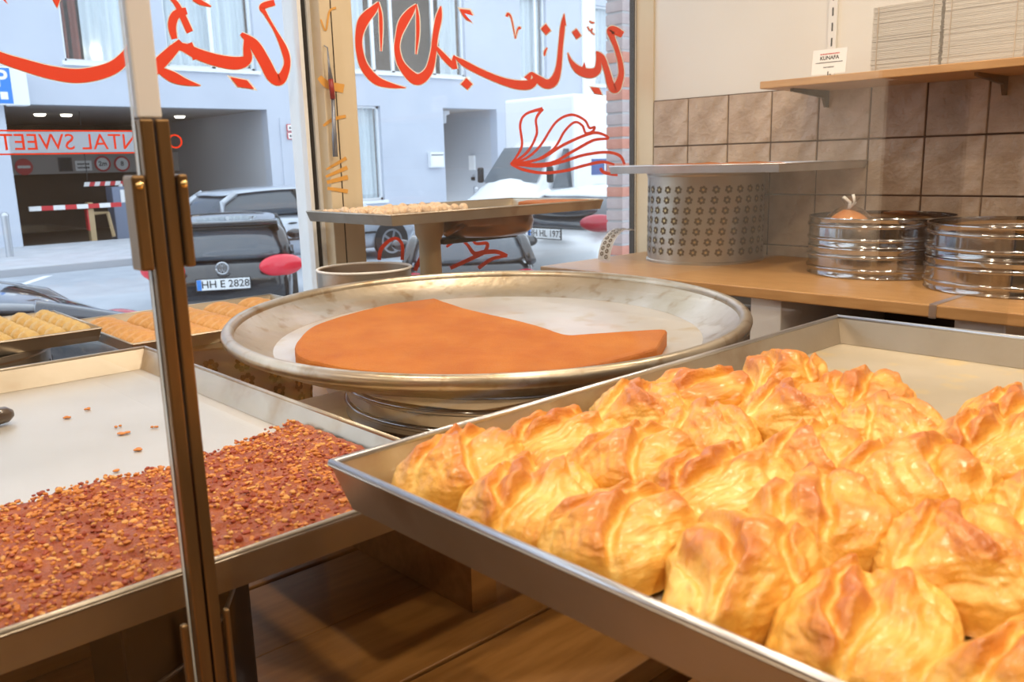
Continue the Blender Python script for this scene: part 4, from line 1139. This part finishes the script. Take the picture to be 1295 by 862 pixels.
# door recess
dr = obj('door_recess', bx(20.26, 20.4, 0.35, 3.3, 0, zb_(1.76)), MT['garage'], bl)
obj('recess_ceiling', bx(17.9, 20.26, 0.35, 3.3, zb_(1.76), zb_(1.76) + 0.15), MT['header'], dr)
obj('recess_back', bx(17.5, 20.26, 3.2, 3.3, 0, zb_(1.76)), MT['header'], dr)
obj('recess_side', bx(17.7, 17.93, 0.35, 3.2, 0, zb_(1.76)), MT['garage'], dr)
obj('glass_door', bx(18.0, 18.9, 1.9, 1.95, 0.05, zb_(1.5)), MT['carglass'], dr)
obj('lamp', lathe(BM(), [(0, -0.42), (0.08, -0.4), (0.09, -0.15), (0.2, -0.12), (0.2, 0)], 16), MT['facadew'], dr, True, loc=(18.75, 1.0, zb_(1.74)))
obj('intercom', bx(20.2, 20.26, 1.2, 1.5, zb_(-0.25), zb_(0.25)), MT['signwhite'], dr)
obj('lock', bx(20.2, 20.26, 1.25, 1.4, zb_(-0.62), zb_(-0.5)), MT['black'], dr)
# grey service panel with two little red framed signs
obj('service_panel', bx(12.10, 12.95, -0.03, 0.0, zb_(-0.9), zb_(1.36)), MT['facade'], bl)
sg = thing('hydrant_sign', 'pair of small red framed signs on the pale facade', 'sign', (12.37, YF - 0.06, 0.78))
for k in range(2):
    z0 = k * 0.22
    s_ = obj('sign_plate', bx(-0.09, 0.09, -0.02, 0.0, z0, z0 + 0.19, 0.003), MT['signred'], sg)
    obj('sign_face', bx(-0.07, 0.07, -0.025, -0.02, z0 + 0.02, z0 + 0.17), MT['signwhite'], s_)
    obj('sign_dot', bx(-0.025, 0.025, -0.03, -0.025, z0 + 0.06, z0 + 0.12), MT['ink'], s_)
# mailbox
mb = thing('wall_mailbox', 'small white metal mailbox on the pale facade beside the door', 'mailbox', (17.5, YF, -0.10))
obj('mailbox_body', bx(-0.27, 0.27, -0.16, 0, -0.02, 0.46, 0.01), MT['facadew'], mb)
obj('mail_slot', bx(-0.24, 0.24, -0.17, -0.155, 0.36, 0.39), MT['darkgrey'], mb)
obj('mailbox_flap', bx(-0.22, 0.22, -0.175, -0.16, 0.02, 0.33, 0.005), MT['signwhite'], mb)
# parking sign
ps = thing('parking_sign', 'blue parking sign with white letter P on the facade corner', 'sign', (5.24, YF - 0.45, 1.52))
obj('sign_box', bx(0.1, 0.5, 0.0, 0.42, 0, 0.78, 0.02), MT['facadew'], ps)
obj('sign_board', bx(-0.22, 0.18, -0.04, -0.005, 0.0, 0.82, 0.01), MT['signwhite'], ps)
obj('blue_face', bx(-0.195, 0.155, -0.045, -0.04, 0.03, 0.79), MT['signblue'], ps)
obj('letter', text_bm('P', 0.5, None, face_my((-0.03, -0.05, 0.55)), 'CENTER', 0.01), MT['signwhite'], ps, recalc=False)
obj('white_square', bx(-0.09, 0.06, -0.05, -0.045, 0.12, 0.28), MT['signwhite'], ps)
# signs on the garage header
def disc_sign(name, label, px, r, inner_m, outer_m, txt=None, bar=False, py=209):
    c_ = at_y(px, py, YF + 6.39)
    t_ = thing(name, label, 'sign', (c_.x, c_.y, c_.z))
    rot = Matrix.Rotation(PI / 2, 4, 'X')
    bm = lathe(BM(), [(0, 0.03), (r, 0.03), (r, 0), (0, 0)], 32); bm.transform(rot); obj('disc', bm, outer_m, t_)
    if inner_m:
        bm = lathe(BM(), [(0, 0.035), (r * 0.78, 0.035), (r * 0.78, 0.03), (0, 0.03)], 32); bm.transform(rot); obj('face', bm, inner_m, t_)
    if bar: obj('bar', bx(-r * 0.72, r * 0.72, -0.036, -0.031, -r * 0.16, r * 0.16), MT['signwhite'], t_)
    if txt: obj('figure', text_bm(txt, r * 0.85, None, face_my((0, -0.04, 0)), 'CENTER', 0.004), MT['ink'], t_, recalc=False)
disc_sign('no_entry_sign', 'red no entry disc with white bar on the garage header', 30, 0.24, None, MT['signred'], bar=True, py=211)
disc_sign('height_limit_sign', 'round red rimmed sign reading 2m on the garage header', 129.5, 0.24, MT['signwhite'], MT['signred'], '2m', py=207)
disc_sign('width_limit_sign', 'round red rimmed sign reading 8 nearest the bronze profile', 154, 0.24, MT['signwhite'], MT['signred'], '8', py=207)
def flat_sign(name, label, px0, px1, py0, py1, mm_, txt=None):
    a = at_y(px0, py1, YF + 6.39); b = at_y(px1, py0, YF + 6.39)
    t_ = thing(name, label, 'sign', (a.x, a.y, a.z)); w = b.x - a.x; h = b.z - a.z
    obj('board', bx(0, w, -0.03, 0, 0, h, 0.004), mm_, t_)
    if txt:
        b2 = BM(); r_ = random.Random(4)
        for q_ in range(2):
            x = w * 0.12
            while x < w * 0.85:
                w2 = r_.uniform(0.02, 0.05); box(b2, x, x + w2, -0.033, -0.030, h * (0.22 + 0.36 * q_), h * (0.40 + 0.36 * q_)); x += w2 + 0.012
        obj('print', b2, MT['ink'], t_)
    else: obj('screen', bx(0.04, w - 0.04, -0.033, -0.03, 0.04, h - 0.04), MT['black'], t_)
flat_sign('info_screen_sign', 'dark display panel on the garage header', 75, 90, 199, 217, MT['darkgrey'])
flat_sign('notice_board', 'small pale notice board on the garage header', 96, 115, 203, 216, MT['signwhite'], True)
# barrier and ticket machine
br = thing('garage_barrier', 'red and white barrier pole across the garage entrance', 'barrier', (7.10, YF + 0.9, ZS + 0.02))
for k in range(8):
    x0 = -1.36 + k * 0.27
    obj('pole_segment', bx(x0, x0 + 0.269, -0.04, 0.04, 0.86, 0.97), MT['signred'] if k % 2 else MT['signwhite'], br)
obj('barrier_post', bx(0.0, 0.14, 0.05, 0.25, 0, 1.0, 0.01), MT['tan'], br)
obj('red_stripe', bx(-0.03, -0.001, 0.05, 0.25, 0.3, 0.9), MT['signred'], br)
obj('bent_arm', tube(BM(), [(0.14, 0.15, 0.72), (0.5, 0.15, 0.72), (0.58, 0.15, 0.1)], 0.05, 6), MT['tan'], br)
tm = thing('ticket_machine', 'grey blue ticket machine with white notice at the garage entrance', 'machine', (8.15, YF + 1.3, ZS + 0.02))
obj('cabinet', bx(-0.3, 0.35, 0, 0.5, 0, 1.36, 0.02), MT['machine'], tm)
obj('notice', bx(-0.1, 0.15, -0.01, 0.0, 0.95, 1.28), MT['signwhite'], tm)
obj('lamp', lathe(BM(), [(0.05, 0), (0.05, 0.06), (0, 0.08)], 16), MT['signwhite'], tm, True, loc=(0.0, 0.2, 1.36))
hb = thing('height_bar', 'red and white striped bar hanging in the garage entrance', 'barrier', (7.85, YF + 1.9, -0.34))
for k in range(9):
    bm = BM(); x = -0.5 + k * 0.13
    prism(bm, [(x, 0), (x + 0.128, 0), (x + 0.168, 0.11), (x + 0.04, 0.11)], -0.02, 0.02); bm.transform(Matrix.Rotation(PI / 2, 4, 'X'))
    obj('stripe', bm, MT['signred'] if k % 2 else MT['signwhite'], hb)
obj('hanger', bx(-0.39, -0.375, -0.008, 0.008, 0.11, 1.9), MT['black'], hb)
# bollards
for i, (x, y, h, lb) in enumerate(((4.42, 19.9, 0.90, 'slim steel bollard on the far pavement at the left edge'), (18.95, 22.2, 0.85, 'steel bollard in front of the door recess'))):
    t_ = thing('steel_bollard', lb, 'bollard', (x, y, ZS + 0.12))
    obj('shaft', lathe(BM(), [(0, 0), (0.07, 0), (0.07, h - 0.1), (0.0, h - 0.1)], 20), MT['rimm'], t_, True, sharp=40)
    obj('cap', lathe(BM(), [(0.075, h - 0.1), (0.08, h - 0.05), (0.05, h), (0, h)], 20), MT['rimm'], t_, True)
# blue pedestrian sign behind the door
bs = thing('pedestrian_sign', 'blue sign with white triangle in the door recess', 'sign', (18.55, YF + 1.6, -0.25))
obj('board', bx(-0.3, 0.45, 0, 0.03, 0, 1.15, 0.01), MT['signblue'], bs)
bm = BM(); prism(bm, [(-0.12, 0.12), (0.36, 0.12), (0.12, 0.75)], 0, 0.005); bm.transform(Matrix.Translation((0, -0.002, 0)) @ Matrix.Rotation(PI / 2, 4, 'X')); obj('triangle', bm, MT['signwhite'], bs)
obj('post', bx(0.04, 0.10, 0.03, 0.08, -1.5, 1.1), MT['rimm'], bs)

# ------------------------------------------------------------------ cars
def loft(bm, secs, cap=True):
    rings = [[bm.verts.new(p) for p in s] for s in secs]
    n = len(secs[0])
    for A, Bq in zip(rings, rings[1:]):
        for i in range(n): bm.faces.new((A[i], A[(i + 1) % n], Bq[(i + 1) % n], Bq[i]))
    if cap: bm.faces.new(rings[0][::-1]); bm.faces.new(rings[-1])
    return bm
def subsurf(o_, lv=2):
    md = o_.modifiers.new('smooth', 'SUBSURF'); md.levels = lv; md.render_levels = lv
def car(name, label, loc, rotz, L_, W_, H, paint, tail=0.16, cowl=0.70, belt=0.92, plate=None, tail_mat='tail', tail_h=0.86, hood=0.72, wheel_r=0.32, group='cars in the street', squareness=1.0, handles=True, deck=0.0, tail_size=(0.075, 0.20, 0.075)):
    T = thing(name, label, 'car', loc, rotz, group)
    w = W_ / 2
    st_ = [(0.0, 0.80, 0.34, belt * 0.70), (0.012, 0.88, 0.26, belt * 0.86), (0.05, 0.95, 0.2, belt * 0.985), (0.16, 0.99, 0.19, belt), (0.40, 1.0, 0.19, belt), (0.62, 1.0, 0.19, belt),
           (cowl, 0.99, 0.19, belt * 0.99), (0.84, 0.96, 0.19, belt * 0.90), (0.95, 0.88, 0.2, belt * 0.78), (0.99, 0.76, 0.24, belt * 0.68), (1.0, 0.62, 0.30, belt * 0.55)]
    secs = []
    for (f, ww, zb0, zt0) in st_:
        x = f * L_ - L_ / 2; h = zt0 - zb0; q = w * ww
        half = [(0.0, zb0), (q * 0.86, zb0), (q * 0.97, zb0 + 0.12 * h), (q, zb0 + 0.45 * h), (q * 0.985, zb0 + 0.80 * h), (q * 0.93, zt0 - 0.0), (q * 0.55, zt0 + 0.015), (0, zt0 + 0.02)]
        ring_ = [(x, -y, z) for y, z in half] + [(x, y, z) for y, z in half[-2:0:-1]]
        secs.append(ring_)
    b_ = obj('body', loft(BM(), secs), paint, T, True); subsurf(b_)
    # glasshouse
    cs_ = [(0.035 + deck, 0.88, belt * 0.97, belt + 0.03, 0.80), (tail * 0.55 + deck * 0.5, 0.90, belt * 0.96, belt + (H - belt) * 0.60, 0.76), (tail, 0.90, belt * 0.96, H - 0.05, 0.72), (0.30, 0.90, belt * 0.96, H, 0.73), (0.46, 0.90, belt * 0.96, H - 0.015, 0.73),
           (0.56, 0.90, belt * 0.96, belt + (H - belt) * 0.80, 0.74), (cowl + 0.02, 0.86, belt * 0.93, belt + 0.01, 0.80)]
    secs = []
    for (f, wb, zb0, zt0, wt) in cs_:
        x = f * L_ - L_ / 2
        half = [(0, zb0), (w * wb, zb0), (w * (wb * 0.55 + wt * 0.45), (zb0 + zt0) / 2), (w * wt, zt0 - 0.04), (w * wt * 0.80, zt0), (0, zt0 + 0.012)]
        secs.append([(x, -y, z) for y, z in half] + [(x, y, z) for y, z in half[-2:0:-1]])
    g_ = obj('glasshouse', loft(BM(), secs), MT['carglass'], T, True); subsurf(g_)
    # roof panel + pillars
    rs = []
    for (f, z, wt) in ((tail - 0.035, H - 0.075, 0.74), (tail + 0.01, H - 0.03, 0.76), (0.30, H + 0.016, 0.765), (0.45, H + 0.002, 0.765), (0.495, H - 0.035, 0.75)):
        x = f * L_ - L_ / 2
        half = [(0, z - 0.03), (w * wt, z - 0.07), (w * wt * 1.0, z - 0.035), (w * wt * 0.82, z + 0.004), (0, z + 0.018)]
        rs.append([(x, -y, zz) for y, zz in half] + [(x, y, zz) for y, zz in half[-2:0:-1]])
    r_ = obj('roof', loft(BM(), rs), paint, T, True); subsurf(r_)
    for s in (-1, 1):
        def pt(f, z, k_): return (f * L_ - L_ / 2, s * w * k_, z)
        obj('pillar', tube(BM(), [pt(cowl + 0.005, belt + 0.0, 0.88), pt(0.60, belt + (H - belt) * 0.62, 0.80), pt(0.48, H - 0.055, 0.75)], 0.028, 6), paint, T, True)
        obj('pillar', tube(BM(), [pt(0.40, belt, 0.915), pt(0.385, (belt + H) / 2, 0.845), pt(0.37, H - 0.05, 0.755)], 0.030, 6), MT['black'], T, True)
        obj('pillar', tube(BM(), [pt(0.045 + deck, belt - 0.02, 0.90), pt(tail * 0.62 + deck * 0.4, belt + (H - belt) * 0.55, 0.82), pt(tail + 0.02, H - 0.07, 0.755)], 0.055, 8), paint, T, True)
        tl_ = obj('tail_light', ellipsoid(BM(), pt(0.022, tail_h, 0.80), tail_size, 20, 12, Matrix.Rotation(s * -0.45, 4, 'Z')), MT[tail_mat], T, True)
        obj('lamp_lens', ellipsoid(BM(), (0.022 * L_ - L_ / 2 - tail_size[0] * 0.42, s * w * 0.76, tail_h + 0.01), (tail_size[0] * 0.66, tail_size[1] * 0.62, tail_size[2] * 0.30), 16, 10, Matrix.Rotation(s * -0.45, 4, 'Z')), MT['lens'], tl_, True)
        obj('head_light', ellipsoid(BM(), pt(0.955, belt * 0.70, 0.70), (0.16, 0.13, 0.07), 16, 10, Matrix.Rotation(s * -0.5, 4, 'Z')), MT['head'], T, True)
        obj('door_mirror', ellipsoid(BM(), pt(cowl - 0.04, belt + 0.06, 1.06), (0.07, 0.11, 0.065)), paint, T, True)
        obj('side_trim', bx(-0.30 * L_, 0.22 * L_, s * w * 1.0 - 0.012, s * w * 1.0 + 0.012, 0.50, 0.54, 0.005), MT['black'], T)
        if handles:
            for f in (0.33, 0.52): obj('door_handle', ellipsoid(BM(), (f * L_ - L_ / 2, s * w * 0.992, belt - 0.13), (0.09, 0.02, 0.018), 10, 6), MT['darkgrey'], T, True)
        for f in (0.19, 0.80):
            ww = obj('wheel', BM(), MT['black'], T)
            bm = lathe(BM(), [(0, -0.09), (wheel_r - 0.09, -0.09), (wheel_r - 0.02, -0.095), (wheel_r, -0.07), (wheel_r, 0.07), (wheel_r - 0.02, 0.095), (wheel_r - 0.09, 0.09), (0, 0.09)], 32)
            bm.transform(Matrix.Rotation(PI / 2, 4, 'X')); bm.to_mesh(ww.data); bm.free()
            ww.location = (f * L_ - L_ / 2, s * (w - 0.10), wheel_r)
            bm = lathe(BM(), [(wheel_r - 0.10, 0), (wheel_r - 0.085, 0.012), (wheel_r - 0.12, 0.012), (wheel_r - 0.125, 0.0)], 32, closed=True)
            for k in range(5):
                bb = box(BM(), 0.02, wheel_r - 0.11, -0.022, 0.022, 0.0, 0.012); bb.transform(Matrix.Rotation(2 * PI * k / 5, 4, 'Z'))
                me_ = bpy.data.meshes.new('s'); bb.to_mesh(me_); bb.free(); bm.from_mesh(me_); bpy.data.meshes.remove(me_)
            bm.transform(Matrix.Translation((0, s * 0.098, 0)) @ Matrix.Rotation(-s * PI / 2, 4, 'X'))
            obj('rim', bm, MT['rimm'], ww)
            ar = lathe(BM(), [(wheel_r + 0.055, -0.02), (wheel_r + 0.055, 0.02), (0, 0.02), (0, -0.02)], 32); ar.transform(Matrix.Translation((f * L_ - L_ / 2, s * (w - 0.012), wheel_r + 0.015)) @ Matrix.Rotation(PI / 2, 4, 'X'))
            obj('wheel_arch', ar, MT['black'], T)
    obj('rear_bumper', bx(-L_ / 2 - 0.03, -L_ / 2 + 0.12, -w * 0.80, w * 0.80, 0.26, 0.44, 0.03), MT['darkgrey'], T)
    obj('front_bumper', bx(L_ / 2 - 0.10, L_ / 2 + 0.02, -w * 0.62, w * 0.62, 0.24, 0.42, 0.03), MT['darkgrey'], T)
    if plate:
        txt, pz, fr_ = plate
        x = -L_ / 2 + fr_
        p_ = obj('number_plate', bx(x - 0.012, x, -0.26, 0.26, pz - 0.055, pz + 0.055, 0.003), MT['platewhite'], T)
        obj('plate_border', bx(x - 0.008, x + 0.005, -0.27, 0.27, pz - 0.064, pz + 0.064), MT['black'], p_)
        obj('blue_band', bx(x - 0.0135, x - 0.011, 0.215, 0.258, pz - 0.053, pz + 0.053), MT['signblue'], p_)
        obj('plate_text', text_bm(txt, 0.105, None, face_mx((x - 0.0145, -0.02, pz)), 'CENTER', 0.001), MT['ink'], p_, recalc=False)
    return T

t_ = car('hatchback_car', 'white hatchback with registration HH HL 1973 seen from behind', (7.10 + 2.1, 7.06, ZS), 0.0, 4.2, 1.78, 1.43, MT['carwhite'], tail=0.15, belt=1.0, plate=('HH HL 1973', 0.93, -0.055), tail_h=1.06, tail_size=(0.09, 0.23, 0.10))
obj('rear_window', ellipsoid(BM(), (-1.93, 0, 1.20), (0.10, 0.62, 0.10), 20, 12, Matrix.Rotation(-0.5, 4, 'Y')), MT['carglass'], t_, True)
hd_ = math.atan2(0.88, 0.47)
t_ = car('hatchback_car', 'black hatchback with lit tail light and registration ending 2828', (3.80 + 0.47 * 1.9, 8.50 + 0.88 * 1.9, ZS), hd_, 3.8, 1.47, 1.24, MT['carblack'], tail=0.13, belt=0.84, plate=('HH E 2828', 0.60, -0.045), tail_mat='taillit', tail_h=0.75, tail_size=(0.085, 0.25, 0.115))
obj('badge_ring', tube(BM(), [(-1.935, 0.06 * math.cos(2 * PI * k / 16), 0.76 + 0.06 * math.sin(2 * PI * k / 16)) for k in range(17)], 0.009, 6), MT['rimm'], t_, True)
obj('badge_letters', text_bm('V\nW', 0.06, None, face_mx((-1.94, 0, 0.76)), 'CENTER', 0.001), MT['rimm'], t_, recalc=False)
obj('spoiler', bx(-1.60, -1.38, -0.58, 0.58, 1.165, 1.21, 0.015), MT['carblack'], t_)
car('estate_car', 'silver estate car parked along the far kerb', (6.05 + 2.2, 14.6, ZS), 0.0, 4.4, 1.72, 1.42, MT['carsilver'], tail=0.10, belt=0.93)
car('city_car', 'small black car parked outside seen between the pedestal and the white hatchback', (5.35 + 0.62 * 1.05, 6.4 + 0.785 * 1.05, ZS), math.atan2(0.785, 0.62), 2.1, 1.36, 1.12, MT['carblack'], tail=0.22, belt=0.80, cowl=0.74, wheel_r=0.27, tail_h=0.66, tail_size=(0.06, 0.13, 0.06))
car('dark_car', 'dark blue car parked outside at the lower left', (-0.15, 4.75, ZS), PI, 4.0, 1.72, 1.24, MT['cardark'], tail=0.20, belt=0.84)

# white van
vn = thing('white_van', 'white delivery van with box body facing the shop on the far lane', 'van', (10.0, 11.45, ZS), 0, 'cars in the street')
vn.scale = (1, 0.88, 1)
secs = []
for (x, zt0, ww) in ((0.0, 0.95, 0.80), (0.06, 1.10, 0.90), (0.55, 1.32, 0.94), (1.1, 2.02, 0.90), (1.3, 2.12, 0.90), (1.75, 2.14, 0.92)):
    half = [(0, 0.32), (ww * 0.95, 0.32), (ww, 0.55), (ww, min(1.1, zt0 - 0.1)), (ww * (0.97 if zt0 < 1.5 else 0.84), zt0 - 0.06), (ww * 0.7, zt0), (0, zt0 + 0.02)]
    secs.append([(x, -y, z) for y, z in half] + [(x, y, z) for y, z in half[-2:0:-1]])
b_ = obj('cab', loft(BM(), secs), MT['carwhite'], vn, True); subsurf(b_, 1)
bm = BM(); q = [(0.58, -0.80, 1.36), (0.58, 0.80, 1.36), (1.06, 0.70, 1.97), (1.06, -0.70, 1.97)]
vs = [bm.verts.new((x - 0.03, y, z + 0.03)) for x, y, z in q]; bm.faces.new(vs); bmesh.ops.solidify(bm, geom=bm.faces[:], thickness=0.02)
obj('windscreen', bm, MT['vanglass'], vn)
for s in (-1, 1):
    bm = BM(); q = [(0.80, 1.28), (1.62, 1.28), (1.62, 1.95), (1.16, 1.95)]
    vs = [bm.verts.new((x, s * (0.955 if z < 1.5 else 0.875), z)) for x, z in q]; bm.faces.new(vs); bmesh.ops.solidify(bm, geom=bm.faces[:], thickness=0.02)
    obj('side_window', bm, MT['vanglass'], vn)
    obj('head_light', ellipsoid(BM(), (0.10, s * 0.68, 0.88), (0.16, 0.18, 0.12)), MT['head'], vn, True)
    obj('door_mirror', bx(0.64, 0.72, s * 1.03 - 0.07, s * 1.03 + 0.07, 1.38, 1.66, 0.03), MT['black'], vn)
    for xw in (0.75, 3.6):
        bm = lathe(BM(), [(0, -0.11), (0.33, -0.11), (0.35, -0.08), (0.35, 0.08), (0.33, 0.11), (0, 0.11)], 28); bm.transform(Matrix.Translation((xw, s * 0.84, 0.35)) @ Matrix.Rotation(PI / 2, 4, 'X'))
        obj('wheel', bm, MT['black'], vn)
obj('grille', bx(-0.02, 0.05, -0.42, 0.42, 0.72, 0.86, 0.02), MT['black'], vn)
obj('front_bumper', bx(-0.06, 0.12, -0.85, 0.85, 0.34, 0.60, 0.04), MT['darkgrey'], vn)
bm = bx(1.30, 5.2, -1.02, 1.02, 0.55, 2.88, 0.06, 3)
obj('cargo_box', bm, MT['carwhite'], vn)
obj('box_edge', bx(1.28, 1.33, -1.03, -0.99, 0.6, 2.85), MT['facadew'], vn)
obj('side_sign', bx(1.75, 3.4, -1.035, -1.02, 1.48, 1.76), MT['van_side'], vn)
obj('side_print', text_bm('TEL. 040', 0.24, None, face_my((2.45, -1.045, 1.62)), 'CENTER', 0.004), MT['signwhite'], vn, recalc=False)
obj('side_print', text_bm('Fax', 0.22, None, face_my((2.45, -1.035, 1.28)), 'CENTER', 0.004), MT['ink'], vn, recalc=False)

# ------------------------------------------------------------------ lift everything so the shop floor is at zero
for o in list(SC.objects):
    if o.parent is None: o.location.z += EYE
